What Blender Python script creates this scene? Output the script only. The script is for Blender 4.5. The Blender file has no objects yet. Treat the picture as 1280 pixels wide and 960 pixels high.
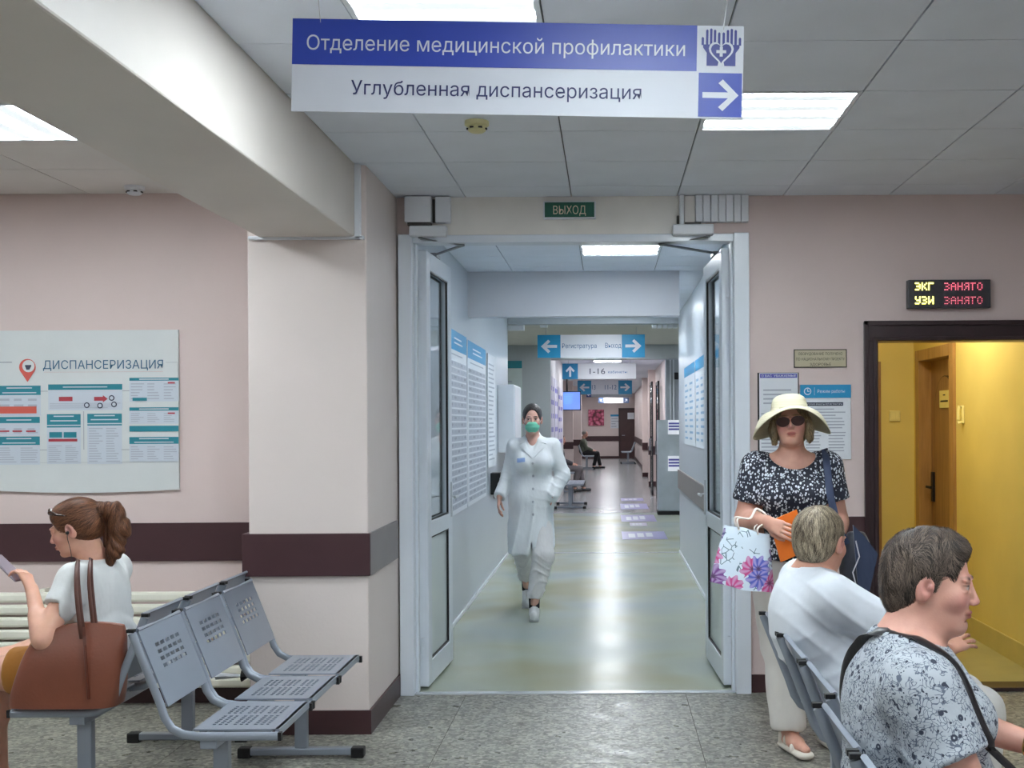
import bpy, bmesh, math, random
import numpy as np
from mathutils import Vector, Matrix
random.seed(7)
sc = bpy.context.scene
# ---------------------------------------------------------------- camera
FPX, VX, VY, CH, ROLL = 1450.0, 760.0, 529.0, 1.53, math.radians(0.33)
cd = bpy.data.cameras.new('camera'); cam = bpy.data.objects.new('camera', cd)
sc.collection.objects.link(cam); sc.camera = cam
cd.sensor_fit = 'HORIZONTAL'; cd.sensor_width = 36; cd.lens = FPX/1280*36
cd.shift_x = -(VX-640)/1280; cd.shift_y = (VY-480)/1280
cd.clip_start = .05; cd.clip_end = 200
cam.matrix_world = Matrix.Translation((0, 0, CH)) @ Matrix.Rotation(math.pi/2, 4, 'X') @ Matrix.Rotation(-ROLL, 4, 'Z')
# ---------------------------------------------------------------- world, exposure
w = bpy.data.worlds.new('world'); sc.world = w; w.use_nodes = True
w.node_tree.nodes['Background'].inputs[0].default_value = (.8, .85, 1, 1)
w.node_tree.nodes['Background'].inputs[1].default_value = .3
sc.view_settings.view_transform = 'Standard'; sc.view_settings.look = 'None'
sc.view_settings.exposure = 1.95; sc.view_settings.gamma = 1; sc.view_settings.use_curve_mapping = False
PANEL = 9.0
CPANEL = 7.0        # emission of the corridor's panels

def W(px, py, Y):
    dx, dy = px-VX, VY-py; c, s = math.cos(ROLL), math.sin(ROLL)
    return Vector(((dx*c+dy*s)*Y/FPX, Y, CH+(-dx*s+dy*c)*Y/FPX))
# ---------------------------------------------------------------- materials
def lin(c):
    return tuple(((v/255)/12.92 if v/255 <= .04045 else ((v/255+.055)/1.055)**2.4) for v in c[:3])+(1,)
class N:
    def __init__(s, name):
        s.m = bpy.data.materials.new(name); s.m.use_nodes = True; s.t = s.m.node_tree; s.b = s.t.nodes['Principled BSDF']
    def n(s, typ, **k):
        o = s.t.nodes.new(typ)
        for a, v in k.items():
            if a.startswith('i_'):
                key = a[2:]; key = int(key) if key.isdigit() else key
                o.inputs[key].default_value = v
            else: setattr(o, a, v)
        return o
    def l(s, a, b): s.t.links.new(a, b)
    def co(s, kind='Object'):
        return s.n('ShaderNodeTexCoord').outputs[kind]
    def noise(s, scale, detail=3, rough=.5, vec=None):
        o = s.n('ShaderNodeTexNoise'); o.inputs['Scale'].default_value = scale; o.inputs['Detail'].default_value = detail
        o.inputs['Roughness'].default_value = rough; s.l(vec or s.co(), o.inputs['Vector']); return o.outputs['Fac']
    def ramp(s, fac, stops, interp='LINEAR'):
        r = s.n('ShaderNodeValToRGB'); r.color_ramp.interpolation = interp; e = r.color_ramp.elements
        while len(e) < len(stops): e.new(.5)
        for q, (p, c) in zip(e, stops): q.position = p; q.color = c
        s.l(fac, r.inputs[0]); return r.outputs[0]
    def bump(s, h, strength=.3, dist=.01):
        b = s.n('ShaderNodeBump'); b.inputs['Strength'].default_value = strength; b.inputs['Distance'].default_value = dist
        s.l(h, b.inputs['Height']); s.l(b.outputs[0], s.b.inputs['Normal'])
MC = {}
def M(name, col=None, rough=.6, metal=0, var=.06, vs=6, bump=0, bs=40, spec=.5, emit=0, coat=0):
    if name in MC: return MC[name]
    n = N(name); c = lin(col); b = n.b
    b.inputs['Roughness'].default_value = rough; b.inputs['Metallic'].default_value = metal
    b.inputs['Specular IOR Level'].default_value = spec
    if coat: b.inputs['Coat Weight'].default_value = coat; b.inputs['Coat Roughness'].default_value = .15
    if var:
        f = n.noise(vs, 4)
        lo = tuple(v*(1-var) for v in c[:3])+(1,); hi = tuple(min(1, v*(1+var)) for v in c[:3])+(1,)
        n.l(n.ramp(f, [(.3, lo), (.7, hi)]), b.inputs['Base Color'])
    else: b.inputs['Base Color'].default_value = c
    if bump: n.bump(n.noise(bs, 3), bump, .004)
    if emit:
        b.inputs['Emission Color'].default_value = c; b.inputs['Emission Strength'].default_value = emit
    MC[name] = n.m; return n.m
# ---------------------------------------------------------------- mesh helpers
def link(o, parent=None):
    sc.collection.objects.link(o)
    if parent is not None: o.parent = parent
    return o
def tag(o, label=None, cat=None, group=None, kind=None):
    for k, v in (('label', label), ('category', cat), ('group', group), ('kind', kind)):
        if v: o[k] = v
    return o
def thing(name, label, cat, loc=(0, 0, 0), group=None, rz=0):
    o = link(bpy.data.objects.new(name, None)); o.location = loc; o.rotation_euler.z = rz
    o.empty_display_size = .1
    return tag(o, label, cat, group)
def copy_tree(o, parent=None):
    c = o.copy(); sc.collection.objects.link(c); c.parent = parent
    for ch in list(KIDS.get(o.name, [])): 
        k = copy_tree(ch, c); KIDS.setdefault(c.name, []).append(k)
    return c
KIDS = {}
ORG = {}
def org(parent):
    return ORG.get(parent.name, Vector((0, 0, 0))) if parent is not None else Vector((0, 0, 0))
class MB:
    def __init__(s): s.v = []; s.f = []; s.m = []; s.cur = 0
    def face(s, pts, mi=None):
        i = len(s.v); s.v += [tuple(p) for p in pts]; s.f.append(tuple(range(i, i+len(pts)))); s.m.append(s.cur if mi is None else mi)
    def box(s, x0, x1, y0, y1, z0, z1, mi=None):
        i = len(s.v)
        s.v += [(x, y, z) for z in (z0, z1) for y in (y0, y1) for x in (x0, x1)]
        for q in ((0, 2, 3, 1), (4, 5, 7, 6), (0, 1, 5, 4), (2, 6, 7, 3), (0, 4, 6, 2), (1, 3, 7, 5)):
            s.f.append(tuple(i+k for k in q)); s.m.append(s.cur if mi is None else mi)
        return s
    def obox(s, c, ax, hs, mi=None):   # oriented box: centre, three axes, half sizes
        c = Vector(c); i = len(s.v)
        for sz in (-1, 1):
            for sy in (-1, 1):
                for sx in (-1, 1):
                    s.v.append(tuple(c+ax[0]*(sx*hs[0])+ax[1]*(sy*hs[1])+ax[2]*(sz*hs[2])))
        for q in ((0, 2, 3, 1), (4, 5, 7, 6), (0, 1, 5, 4), (2, 6, 7, 3), (0, 4, 6, 2), (1, 3, 7, 5)):
            s.f.append(tuple(i+k for k in q)); s.m.append(s.cur if mi is None else mi)
        return s
    def tube(s, pts, r, seg=10, flat=1.0, mi=None, cap=True, fd=None):
        pts = [Vector(p) for p in pts]; n = len(pts); rings = []
        rr = r if isinstance(r, (list, tuple)) else [r]*n
        up = Vector(fd) if fd else None
        for k, p in enumerate(pts):
            d = (pts[min(k+1, n-1)]-pts[max(k-1, 0)]).normalized()
            a = up if up is not None else (Vector((0, 0, 1)) if abs(d.z) < .9 else Vector((0, 1, 0)))
            u = d.cross(a).normalized(); v = u.cross(d).normalized()
            if k and up is None:
                pu = prev - d*prev.dot(d)
                if pu.length > 1e-4: u = pu.normalized(); v = d.cross(u)
            prev = u; i = len(s.v)
            for q in range(seg):
                t = 2*math.pi*q/seg
                s.v.append(tuple(p+u*(math.cos(t)*rr[k])+v*(math.sin(t)*rr[k]*flat)))
            rings.append(i)
        for a, b in zip(rings, rings[1:]):
            for q in range(seg):
                q2 = (q+1) % seg
                s.f.append((a+q, a+q2, b+q2, b+q)); s.m.append(s.cur if mi is None else mi)
        if cap:
            s.f.append(tuple(rings[0]+q for q in reversed(range(seg)))); s.m.append(s.cur if mi is None else mi)
            s.f.append(tuple(rings[-1]+q for q in range(seg))); s.m.append(s.cur if mi is None else mi)
        return s
    def lathe(s, c, prof, seg=24, axis='z', mi=None):
        c = Vector(c); rings = []
        for r, h in prof:
            i = len(s.v); rings.append(i)
            for q in range(seg):
                t = 2*math.pi*q/seg; a, b = r*math.cos(t), r*math.sin(t)
                p = {'z': (a, b, h), 'y': (a, h, b), 'x': (h, a, b)}[axis]
                s.v.append(tuple(c+Vector(p)))
        for a, b in zip(rings, rings[1:]):
            for q in range(seg):
                q2 = (q+1) % seg; s.f.append((a+q, a+q2, b+q2, b+q)); s.m.append(s.cur if mi is None else mi)
        for rg, rev in ((rings[0], True), (rings[-1], False)):
            s.f.append(tuple(rg+q for q in (reversed(range(seg)) if rev else range(seg)))); s.m.append(s.cur if mi is None else mi)
        return s
    def prism(s, poly, fr, d0, d1, mi=None):   # poly in frame (u,v), extruded along the normal
        O, U, V, Nn = fr; i = len(s.v); n = len(poly)
        for d in (d0, d1):
            s.v += [tuple(O+U*u+V*v+Nn*d) for u, v in poly]
        m = s.cur if mi is None else mi
        s.f.append(tuple(i+k for k in reversed(range(n)))); s.m.append(m)
        s.f.append(tuple(i+n+k for k in range(n))); s.m.append(m)
        for k in range(n):
            k2 = (k+1) % n; s.f.append((i+k, i+k2, i+n+k2, i+n+k)); s.m.append(m)
        return s
    def build(s, name, mats, parent=None, smooth=False, bevel=0, kind=None, label=None, shift=None):
        me = bpy.data.meshes.new(name); o3 = org(parent) if shift is None else Vector(shift)
        me.from_pydata([(v[0]-o3[0], v[1]-o3[1], v[2]-o3[2]) for v in s.v], [], s.f)
        mats = mats if isinstance(mats, (list, tuple)) else [mats]
        for m in mats: me.materials.append(m)
        me.polygons.foreach_set('material_index', s.m)
        if smooth: me.polygons.foreach_set('use_smooth', [True]*len(s.f))
        bm = bmesh.new(); bm.from_mesh(me); bmesh.ops.recalc_face_normals(bm, faces=bm.faces); bm.to_mesh(me); bm.free()
        me.update(); o = link(bpy.data.objects.new(name, me), parent)
        if parent is not None: KIDS.setdefault(parent.name, []).append(o); ORG[o.name] = o3
        if smooth:
            md = o.modifiers.new('edge', 'EDGE_SPLIT'); md.split_angle = math.radians(42)
        if bevel:
            b = o.modifiers.new('bevel', 'BEVEL'); b.width = bevel; b.segments = 2; b.limit_method = 'ANGLE'
        if kind: o['kind'] = kind
        if label: o['label'] = label
        return o
def thing_at(name, label, cat, loc, group=None):
    o = thing(name, label, cat, loc, group); ORG[o.name] = Vector(loc); return o
def struct(name, mb, mats, **k):
    return mb.build(name, mats, None, kind='structure', **k)
# frames: origin, right, up, normal (towards the viewer)
def frameY(x, y, z): return (Vector((x, y, z)), Vector((1, 0, 0)), Vector((0, 0, 1)), Vector((0, -1, 0)))      # faces the camera
def frameXp(x, y, z): return (Vector((x, y, z)), Vector((0, 1, 0)), Vector((0, 0, 1)), Vector((1, 0, 0)))      # on a left wall, facing +X
def frameXm(x, y, z): return (Vector((x, y, z)), Vector((0, -1, 0)), Vector((0, 0, 1)), Vector((-1, 0, 0)))    # on a right wall, facing -X
TXC = {}
def text_geo(body, bold=0):
    if (body, bold) in TXC: return TXC[(body, bold)]
    c = bpy.data.curves.new('t', 'FONT'); c.body = body; c.size = 1; c.resolution_u = 3; c.offset = bold
    o = bpy.data.objects.new('t', c); sc.collection.objects.link(o)
    c.fill_mode = 'NONE'
    dg = bpy.context.evaluated_depsgraph_get(); me = bpy.data.meshes.new_from_object(o.evaluated_get(dg))
    co = [tuple(v.co) for v in me.vertices]; nb = {}
    for e in me.edges: a, b = e.vertices; nb.setdefault(a, []).append(b); nb.setdefault(b, []).append(a)
    seen = set(); loops = []
    for s0 in range(len(co)):
        if s0 in seen or s0 not in nb: continue
        lp = [s0]; seen.add(s0); cur = s0
        while True:
            nx = [q for q in nb[cur] if q not in seen]
            if not nx: break
            # follow index order so that the contour keeps its own direction
            cur = (cur+1) if (cur+1) in nx else nx[0]; seen.add(cur); lp.append(cur)
        if len(lp) > 2: loops.append([co[q] for q in lp])
    area = lambda L: sum(L[i][0]*L[(i+1) % len(L)][1]-L[(i+1) % len(L)][0]*L[i][1] for i in range(len(L)))/2
    def inside(p, L):
        r = False
        for i in range(len(L)):
            x1, y1 = L[i][:2]; x2, y2 = L[i-1][:2]
            if (y1 > p[1]) != (y2 > p[1]) and p[0] < (x2-x1)*(p[1]-y1)/(y2-y1)+x1: r = not r
        return r
    big = max(loops, key=lambda L: abs(area(L))); sg = 1 if area(big) > 0 else -1
    vs = []; fs = []; k = 0
    from mathutils.geometry import tessellate_polygon
    for L in loops:
        if area(L)*sg < 0: continue
        holes = [H for H in loops if area(H)*sg < 0 and inside(H[0], L) and abs(area(H)) < abs(area(L))]
        tri = tessellate_polygon([[Vector((p[0], p[1], 0)) for p in Q] for Q in [L]+holes]); i = len(vs); k = (k+1) % 4
        for Q in [L]+holes: vs += [(p[0], p[1], k) for p in Q]
        fs += [tuple(i+q for q in t) for t in tri]
    bpy.data.objects.remove(o); bpy.data.curves.remove(c); bpy.data.meshes.remove(me)
    xs = [v[0] for v in vs]; ys = [v[1] for v in vs]
    TXC[(body, bold)] = (vs, fs, min(xs), max(xs), min(ys), max(ys)); return TXC[(body, bold)]
class Print:
    """flat print lying on a frame: rectangles, polygons and lettering in metres"""
    def __init__(s, fr): s.fr = fr; s.mb = MB(); s.mats = []; s.k = 0
    def mi(s, m):
        if m not in s.mats: s.mats.append(m)
        return s.mats.index(m)
    def P(s, u, v, d): O, U, V, Nn = s.fr; return O+U*u+V*v+Nn*d
    def poly(s, pts, m, lift=.001): s.k += 5e-6; s.mb.face([s.P(u, v, lift+s.k) for u, v in pts], s.mi(m))
    def rect(s, u0, u1, v0, v1, m, lift=.001): s.poly([(u0, v0), (u1, v0), (u1, v1), (u0, v1)], m, lift)
    def disc(s, u, v, r, m, lift=.001, seg=20): s.poly([(u+r*math.cos(2*math.pi*k/seg), v+r*math.sin(2*math.pi*k/seg)) for k in range(seg)], m, lift)
    def text(s, body, u0, u1, v0, h, m, lift=.0015, bold=0, fit=True, center=False, capref='Н'):
        s.k += 2e-5
        vs, fs, a, b, c, d = text_geo(body, bold)
        _, _, _, _, rc, rd = text_geo(capref, bold)
        sy = h/(rd-rc); sx = (u1-u0)/(b-a) if fit else sy
        if center and not fit: u0 = (u0+u1)/2-(b-a)*sx/2
        i = len(s.mb.v); k = s.mi(m)
        s.mb.v += [tuple(s.P(u0+(x-a)*sx, v0+y*sy, lift+s.k+k_*4e-5*max(1, abs(s.fr[0].y)/8))) for x, y, k_ in vs]
        for f in fs: s.mb.f.append(tuple(i+q for q in f)); s.mb.m.append(k)
    def lines(s, u0, u1, v0, v1, n, m, lift=.001, ragged=.25, fill=.35, rnd=None):
        rnd = rnd or random; p = (v1-v0)/n
        for k in range(n):
            e = u1-(u1-u0)*rnd.random()*ragged; z = v1-p*(k+.5)
            s.rect(u0, e, z-p*fill/2, z+p*fill/2, m, lift)
    def build(s, name, parent): 
        o = s.mb.build(name, s.mats, parent); return o
# ---------------------------------------------------------------- signed-distance bodies
def V3(*a): return np.array(a if len(a) == 3 else a[0], dtype=np.float64)
def nrm(v): v = V3(v); return v/(np.linalg.norm(v)+1e-9)
def basis(fwd, up):
    f = nrm(fwd); r = nrm(np.cross(f, V3(up))); u = np.cross(r, f)
    return np.stack([r, f, u], 1)      # columns: right, forward, up
class Fld:
    def __init__(s): s.p = []; s.post = []
    def cap(s, a, b, ra, rb=None, k=.02, fd=None, fl=1.0, op='u'):
        a, b = V3(a), V3(b); rb = ra if rb is None else rb; R = max(ra, rb)
        s.p.append(('c', a, b, ra, rb, k, None if fd is None else nrm(fd), fl, op, np.minimum(a, b)-R, np.maximum(a, b)+R)); return s
    def ell(s, c, r, R=None, k=.02, op='u'):
        c = V3(c); r = V3(r); R = np.eye(3) if R is None else R; q = np.abs(R)@r
        s.p.append(('e', c, r, R, None, k, None, 1, op, c-q, c+q)); return s
    def cut(s, pt, n, k=0.0):          # keep the side the normal points away from
        s.post.append((V3(pt), nrm(n), k)); return s
    def fn(s, f): s.post.append(f); return s
    def bounds(s):
        lo = np.min([p[9] for p in s.p if p[8] == 'u'], 0)-.02; hi = np.max([p[10] for p in s.p if p[8] == 'u'], 0)+.02; return lo, hi
    def grid(s, lo, hi, h):
        ax = [np.arange(lo[i], hi[i]+h, h) for i in range(3)]
        D = np.full([len(a) for a in ax], .08, dtype=np.float32)
        for (ty, a, b, ra, rb, k, fd, fl, op, l, u) in s.p:
            m = k+max(.012, 2.5*h); sl = []
            for i in range(3):
                i0 = int(np.searchsorted(ax[i], l[i]-m)); i1 = int(np.searchsorted(ax[i], u[i]+m)); sl.append(slice(i0, i1))
            if any(q.start >= q.stop for q in sl): continue
            X = ax[0][sl[0]].astype(np.float32)[:, None, None]; Y = ax[1][sl[1]].astype(np.float32)[None, :, None]; Z = ax[2][sl[2]].astype(np.float32)[None, None, :]
            if ty == 'c':
                px, py, pz = X-a[0], Y-a[1], Z-a[2]; d = b-a; L = float(d@d)+1e-9
                t = np.clip((px*d[0]+py*d[1]+pz*d[2])/L, 0, 1)
                qx, qy, qz = px-t*d[0], py-t*d[1], pz-t*d[2]
                if fd is not None:
                    e = (1/fl-1)*(qx*fd[0]+qy*fd[1]+qz*fd[2]); qx, qy, qz = qx+e*fd[0], qy+e*fd[1], qz+e*fd[2]
                dd = (np.sqrt(qx*qx+qy*qy+qz*qz)-(ra+(rb-ra)*t))*(fl if fd is not None and fl < 1 else 1)
            else:
                px, py, pz = X-a[0], Y-a[1], Z-a[2]; R = ra
                g = [(px*R[0, i]+py*R[1, i]+pz*R[2, i])/b[i] for i in range(3)]
                k0 = np.sqrt(g[0]**2+g[1]**2+g[2]**2); k1 = np.sqrt((g[0]/b[0])**2+(g[1]/b[1])**2+(g[2]/b[2])**2)+1e-6
                dd = np.maximum(k0*(k0-1)/k1, -.5)
            S = D[sl[0], sl[1], sl[2]]; kk = max(k, 1e-4)
            if op == 'u':
                hh = np.clip(.5+.5*(dd-S)/kk, 0, 1); D[sl[0], sl[1], sl[2]] = dd*(1-hh)+S*hh-kk*hh*(1-hh)
            else:
                hh = np.clip(.5-.5*(S+dd)/kk, 0, 1); D[sl[0], sl[1], sl[2]] = S*(1-hh)-dd*hh+kk*hh*(1-hh)
        X, Y, Z = ax[0].astype(np.float32)[:, None, None], ax[1].astype(np.float32)[None, :, None], ax[2].astype(np.float32)[None, None, :]
        for q in s.post:
            if callable(q): D = q(D, X, Y, Z)
            else:
                pt, n, k = q; D = np.maximum(D, (X-pt[0])*n[0]+(Y-pt[1])*n[1]+(Z-pt[2])*n[2])
        return D, ax
def netmesh(D, ax):
    S = D < 0; h = ax[0][1]-ax[0][0]
    c = np.zeros([n-1 for n in S.shape], dtype=np.uint8)
    for i in (0, 1):
        for j in (0, 1):
            for k in (0, 1): c += S[i:S.shape[0]-1+i, j:S.shape[1]-1+j, k:S.shape[2]-1+k]
    act = (c > 0) & (c < 8); I = np.argwhere(act)
    if len(I) == 0: return np.zeros((0, 3)), np.zeros((0, 4), int)
    vid = np.full(act.shape, -1, dtype=np.int64); vid[act] = np.arange(len(I))
    acc = np.zeros((len(I), 3)); cnt = np.zeros(len(I))
    corners = [(i, j, k) for i in (0, 1) for j in (0, 1) for k in (0, 1)]
    for a in corners:
        for d in range(3):
            if a[d]: continue
            b = list(a); b[d] = 1
            va = D[I[:, 0]+a[0], I[:, 1]+a[1], I[:, 2]+a[2]]; vb = D[I[:, 0]+b[0], I[:, 1]+b[1], I[:, 2]+b[2]]
            m = (va < 0) != (vb < 0); t = np.where(m, va/(va-vb+1e-12), 0)
            p = np.tile(np.array(a, float), (len(I), 1)); p[:, d] += t
            acc[m] += p[m]; cnt[m] += 1
    P = I+acc/cnt[:, None]
    V = np.stack([ax[i][0]+P[:, i]*h for i in range(3)], 1)
    Q = []
    for d in range(3):
        e, f = [(1, 2), (2, 0), (0, 1)][d]
        n = list(S.shape); sa = [slice(None)]*3; sb = [slice(None)]*3; sa[d] = slice(0, n[d]-1); sb[d] = slice(1, n[d])
        A, B = S[tuple(sa)], S[tuple(sb)]; J = np.argwhere(A != B)
        J = J[(J[:, e] > 0) & (J[:, f] > 0) & (J[:, e] < n[e]-1) & (J[:, f] < n[f]-1)]
        if not len(J): continue
        def g(de, df):
            K = J.copy(); K[:, e] -= de; K[:, f] -= df; return vid[K[:, 0], K[:, 1], K[:, 2]]
        q = np.stack([g(1, 1), g(0, 1), g(0, 0), g(1, 0)], 1)
        inside = A[J[:, 0], J[:, 1], J[:, 2]]
        q[~inside] = q[~inside][:, ::-1]; Q.append(q)
    return V, np.concatenate(Q)
def fbm(P, f, seed=0):
    r = np.random.RandomState(seed); o = np.zeros(P.shape[0])
    for k in range(6):
        d = r.normal(size=3); d /= np.linalg.norm(d); o += np.sin(P@d*f*(1+.35*k)+r.rand()*7+1.3*np.sin(P@r.normal(size=3)*f*.5))/(1+.35*k)
    return o/3
def solid(name, F, h, mat, parent, fine=(), paint=None, base=None, wr=None, smooth=1, label=None):
    """mesh of a distance field; finer boxes replace the coarse mesh where given"""
    lo, hi = F.bounds(); VV, QQ, off = [], [], 0
    for bi, (l, u, hh) in enumerate([(lo, hi, h)]+list(fine)):
        l, u = V3(l), V3(u); D, ax = F.grid(l, u, hh); v, q = netmesh(D, ax); del D
        if not len(q): continue
        for _ in range(smooth):
            A = np.zeros_like(v); C = np.zeros(len(v))
            for a in range(4):
                b = (a+1) % 4; np.add.at(A, q[:, a], v[q[:, b]]); np.add.at(A, q[:, b], v[q[:, a]]); np.add.at(C, q[:, a], 1); np.add.at(C, q[:, b], 1)
            v = v*.5+.5*A/np.maximum(C, 1)[:, None]
        if bi == 0:
            for (fl_, fu, _) in fine:
                cc = v[q].mean(1); ins = np.all((cc > V3(fl_)+1.2*hh) & (cc < V3(fu)-1.2*hh), 1); q = q[~ins]
        VV.append(v); QQ.append(q+off); off += len(v)
    v = np.concatenate(VV); q = np.concatenate(QQ)
    used = np.unique(q); rm = np.full(len(v), -1); rm[used] = np.arange(len(used)); v = v[used]; q = rm[q]
    if wr is not None:
        e1 = v[q[:, 2]]-v[q[:, 0]]; e2 = v[q[:, 3]]-v[q[:, 1]]; fn_ = np.cross(e1, e2); nn = np.zeros_like(v)
        for a in range(4): np.add.at(nn, q[:, a], fn_)
        nn /= np.linalg.norm(nn, axis=1)[:, None]+1e-12
        v = v+nn*wr(v)[:, None]
    o3 = np.array(org(parent)); me = bpy.data.meshes.new(name)
    vv = (v-o3).astype(np.float32)
    me.vertices.add(len(vv)); me.vertices.foreach_set('co', vv.ravel())
    me.loops.add(len(q)*4); me.loops.foreach_set('vertex_index', q.ravel().astype(np.int32))
    me.polygons.add(len(q)); me.polygons.foreach_set('loop_start', np.arange(0, len(q)*4, 4, dtype=np.int32))
    me.polygons.foreach_set('use_smooth', np.ones(len(q), dtype=bool))
    me.update(calc_edges=True); me.materials.append(mat)
    if base is not None:
        col = np.tile(np.array(lin(base)), (len(v), 1))
        for (pf, pc, soft) in (paint or []):
            d = pf(v); a = np.clip(.5-d/soft, 0, 1)[:, None]; col = col*(1-a)+np.array(lin(pc))*a
        at = me.color_attributes.new('Col', 'FLOAT_COLOR', 'POINT'); at.data.foreach_set('color', col.astype(np.float32).ravel())
    o = link(bpy.data.objects.new(name, me), parent)
    if parent is not None: KIDS.setdefault(parent.name, []).append(o); ORG[o.name] = Vector(o3)
    if label: o['label'] = label
    return o
def pe(c, r, R=None):          # ellipsoid test for painting
    c = V3(c); r = V3(r)
    def f(P):
        q = P-c
        if R is not None: q = q@R
        g = np.linalg.norm(q/r, axis=1); return (g-1)*min(r)
    return f
# ---- skin, cloth and hair materials
def skin_mat(name='skin'):
    if name in MC: return MC[name]
    n = N(name); a = n.n('ShaderNodeAttribute', attribute_name='Col')
    mx = n.n('ShaderNodeMix', data_type='RGBA', blend_type='MULTIPLY'); mx.inputs[0].default_value = .5
    n.l(a.outputs['Color'], mx.inputs[6]); n.l(n.ramp(n.noise(30, 4), [(.3, (.82, .74, .72, 1)), (.7, (1, 1, 1, 1))]), mx.inputs[7])
    n.l(mx.outputs[2], n.b.inputs['Base Color']); n.b.inputs['Roughness'].default_value = .5
    n.b.inputs['Subsurface Weight'].default_value = .12; n.b.inputs['Subsurface Radius'].default_value = (.012, .005, .003); n.b.inputs['Subsurface Scale'].default_value = 1
    n.bump(n.noise(260, 2), .12, .002); MC[name] = n.m; return n.m
def hair_mat(name, c0, c1, st=(260, 260, 18), rough=.42):
    if name in MC: return MC[name]
    n = N(name); mp = n.n('ShaderNodeMapping'); mp.inputs['Scale'].default_value = st; n.l(n.co(), mp.inputs[0])
    f = n.noise(1, 3, .6, mp.outputs[0])
    n.l(n.ramp(f, [(.35, lin(c0)), (.65, lin(c1))]), n.b.inputs['Base Color']); n.b.inputs['Roughness'].default_value = rough
    n.bump(f, .7, .006); MC[name] = n.m; return n.m
def cloth_mat(name, col, rough=.85, fold=.25, weave=500, fs=9):
    if name in MC: return MC[name]
    n = N(name); c = lin(col); f = n.noise(fs, 3, .55)
    n.l(n.ramp(f, [(.3, tuple(v*.93 for v in c[:3])+(1,)), (.7, c)]), n.b.inputs['Base Color']); n.b.inputs['Roughness'].default_value = rough
    n.b.inputs['Sheen Weight'].default_value = .15
    mp = n.n('ShaderNodeMapping'); mp.inputs['Scale'].default_value = (1, 1, .45); mp.inputs['Rotation'].default_value = (.3, .5, .2); n.l(n.co(), mp.inputs[0])
    ds = n.noise(fs*2.2, 2, .5, mp.outputs[0]); b1 = n.n('ShaderNodeBump'); b1.inputs['Strength'].default_value = fold; b1.inputs['Distance'].default_value = .03; n.l(ds, b1.inputs['Height'])
    b2 = n.n('ShaderNodeBump'); b2.inputs['Strength'].default_value = .15; b2.inputs['Distance'].default_value = .002
    n.l(n.noise(weave, 2), b2.inputs['Height']); n.l(b1.outputs[0], b2.inputs['Normal']); n.l(b2.outputs[0], n.b.inputs['Normal'])
    MC[name] = n.m; return n.m
# ---- anatomy: every function adds primitives to a field
def head_prims(F, c, R, s=1.0, jaw=1.0, nose=1.0, ears=True, k=1.0):
    T = lambda x, y, z: V3(c)+R@V3(x*s, y*s, z*s)
    E = lambda p, r, kk=.012, op='u', RR=None: F.ell(T(*p), V3(r)*s, R if RR is None else R@RR, kk*k, op)
    E((0, -.018, .03), (.076, .094, .083), .02)
    E((0, .022, -.025), (.062*jaw, .066, .082), .02)
    E((0, .036, -.072), (.046*jaw, .044, .034), .02); E((0, .066, -.093), (.018, .014, .014), .015)
    for q in (-1, 1):
        E((q*.036, .058, -.028), (.024*jaw, .022, .024), .02)
        E((q*.03, .079, .018), (.022, .009, .008), .012)
        E((q*.0315, .0925, .0005), (.0185, .011, .0105), .010, 's')
        E((q*.0315, .0735, .0005), (.0135, .0135, .0125), .002)
        E((q*.0315, .0775, .0080), (.0155, .0095, .0032), .004)       # lids
        E((q*.0315, .0765, -.0090), (.0145, .0085, .0026), .005)
        E((q*.0095, .0945*(.985+.015*nose), -.036), (.0065, .0075, .0055), .006)
        if ears:
            ca, sa = math.cos(.25), math.sin(.25); RR = np.array([[1, 0, 0], [0, ca, sa], [0, -sa, ca]])
            E((q*.078, -.006, -.008), (.011, .020, .033), .006, 'u', RR); E((q*.0915, .001, -.003), (.010, .012, .020), .004, 's', RR); E((q*.084, .006, -.004), (.005, .005, .008), .004, 'u', RR)
    F.cap(T(0, .083, .008), T(0, .1015*(.97+.03*nose), -.031), .0062*s, .0082*s*nose, .010*k)
    F.ell(T(0, .0845, -.0585), V3(.021, .0100, .0050)*s, R, .006); F.ell(T(0, .0840, -.0675), V3(.018, .0100, .0055)*s, R, .006)
    F.ell(T(0, .1005, -.0635), V3(.024, .010, .0013)*s, R, .002, 's')
    E((0, .078, -.080), (.02, .01, .004), .01, 's')
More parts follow.
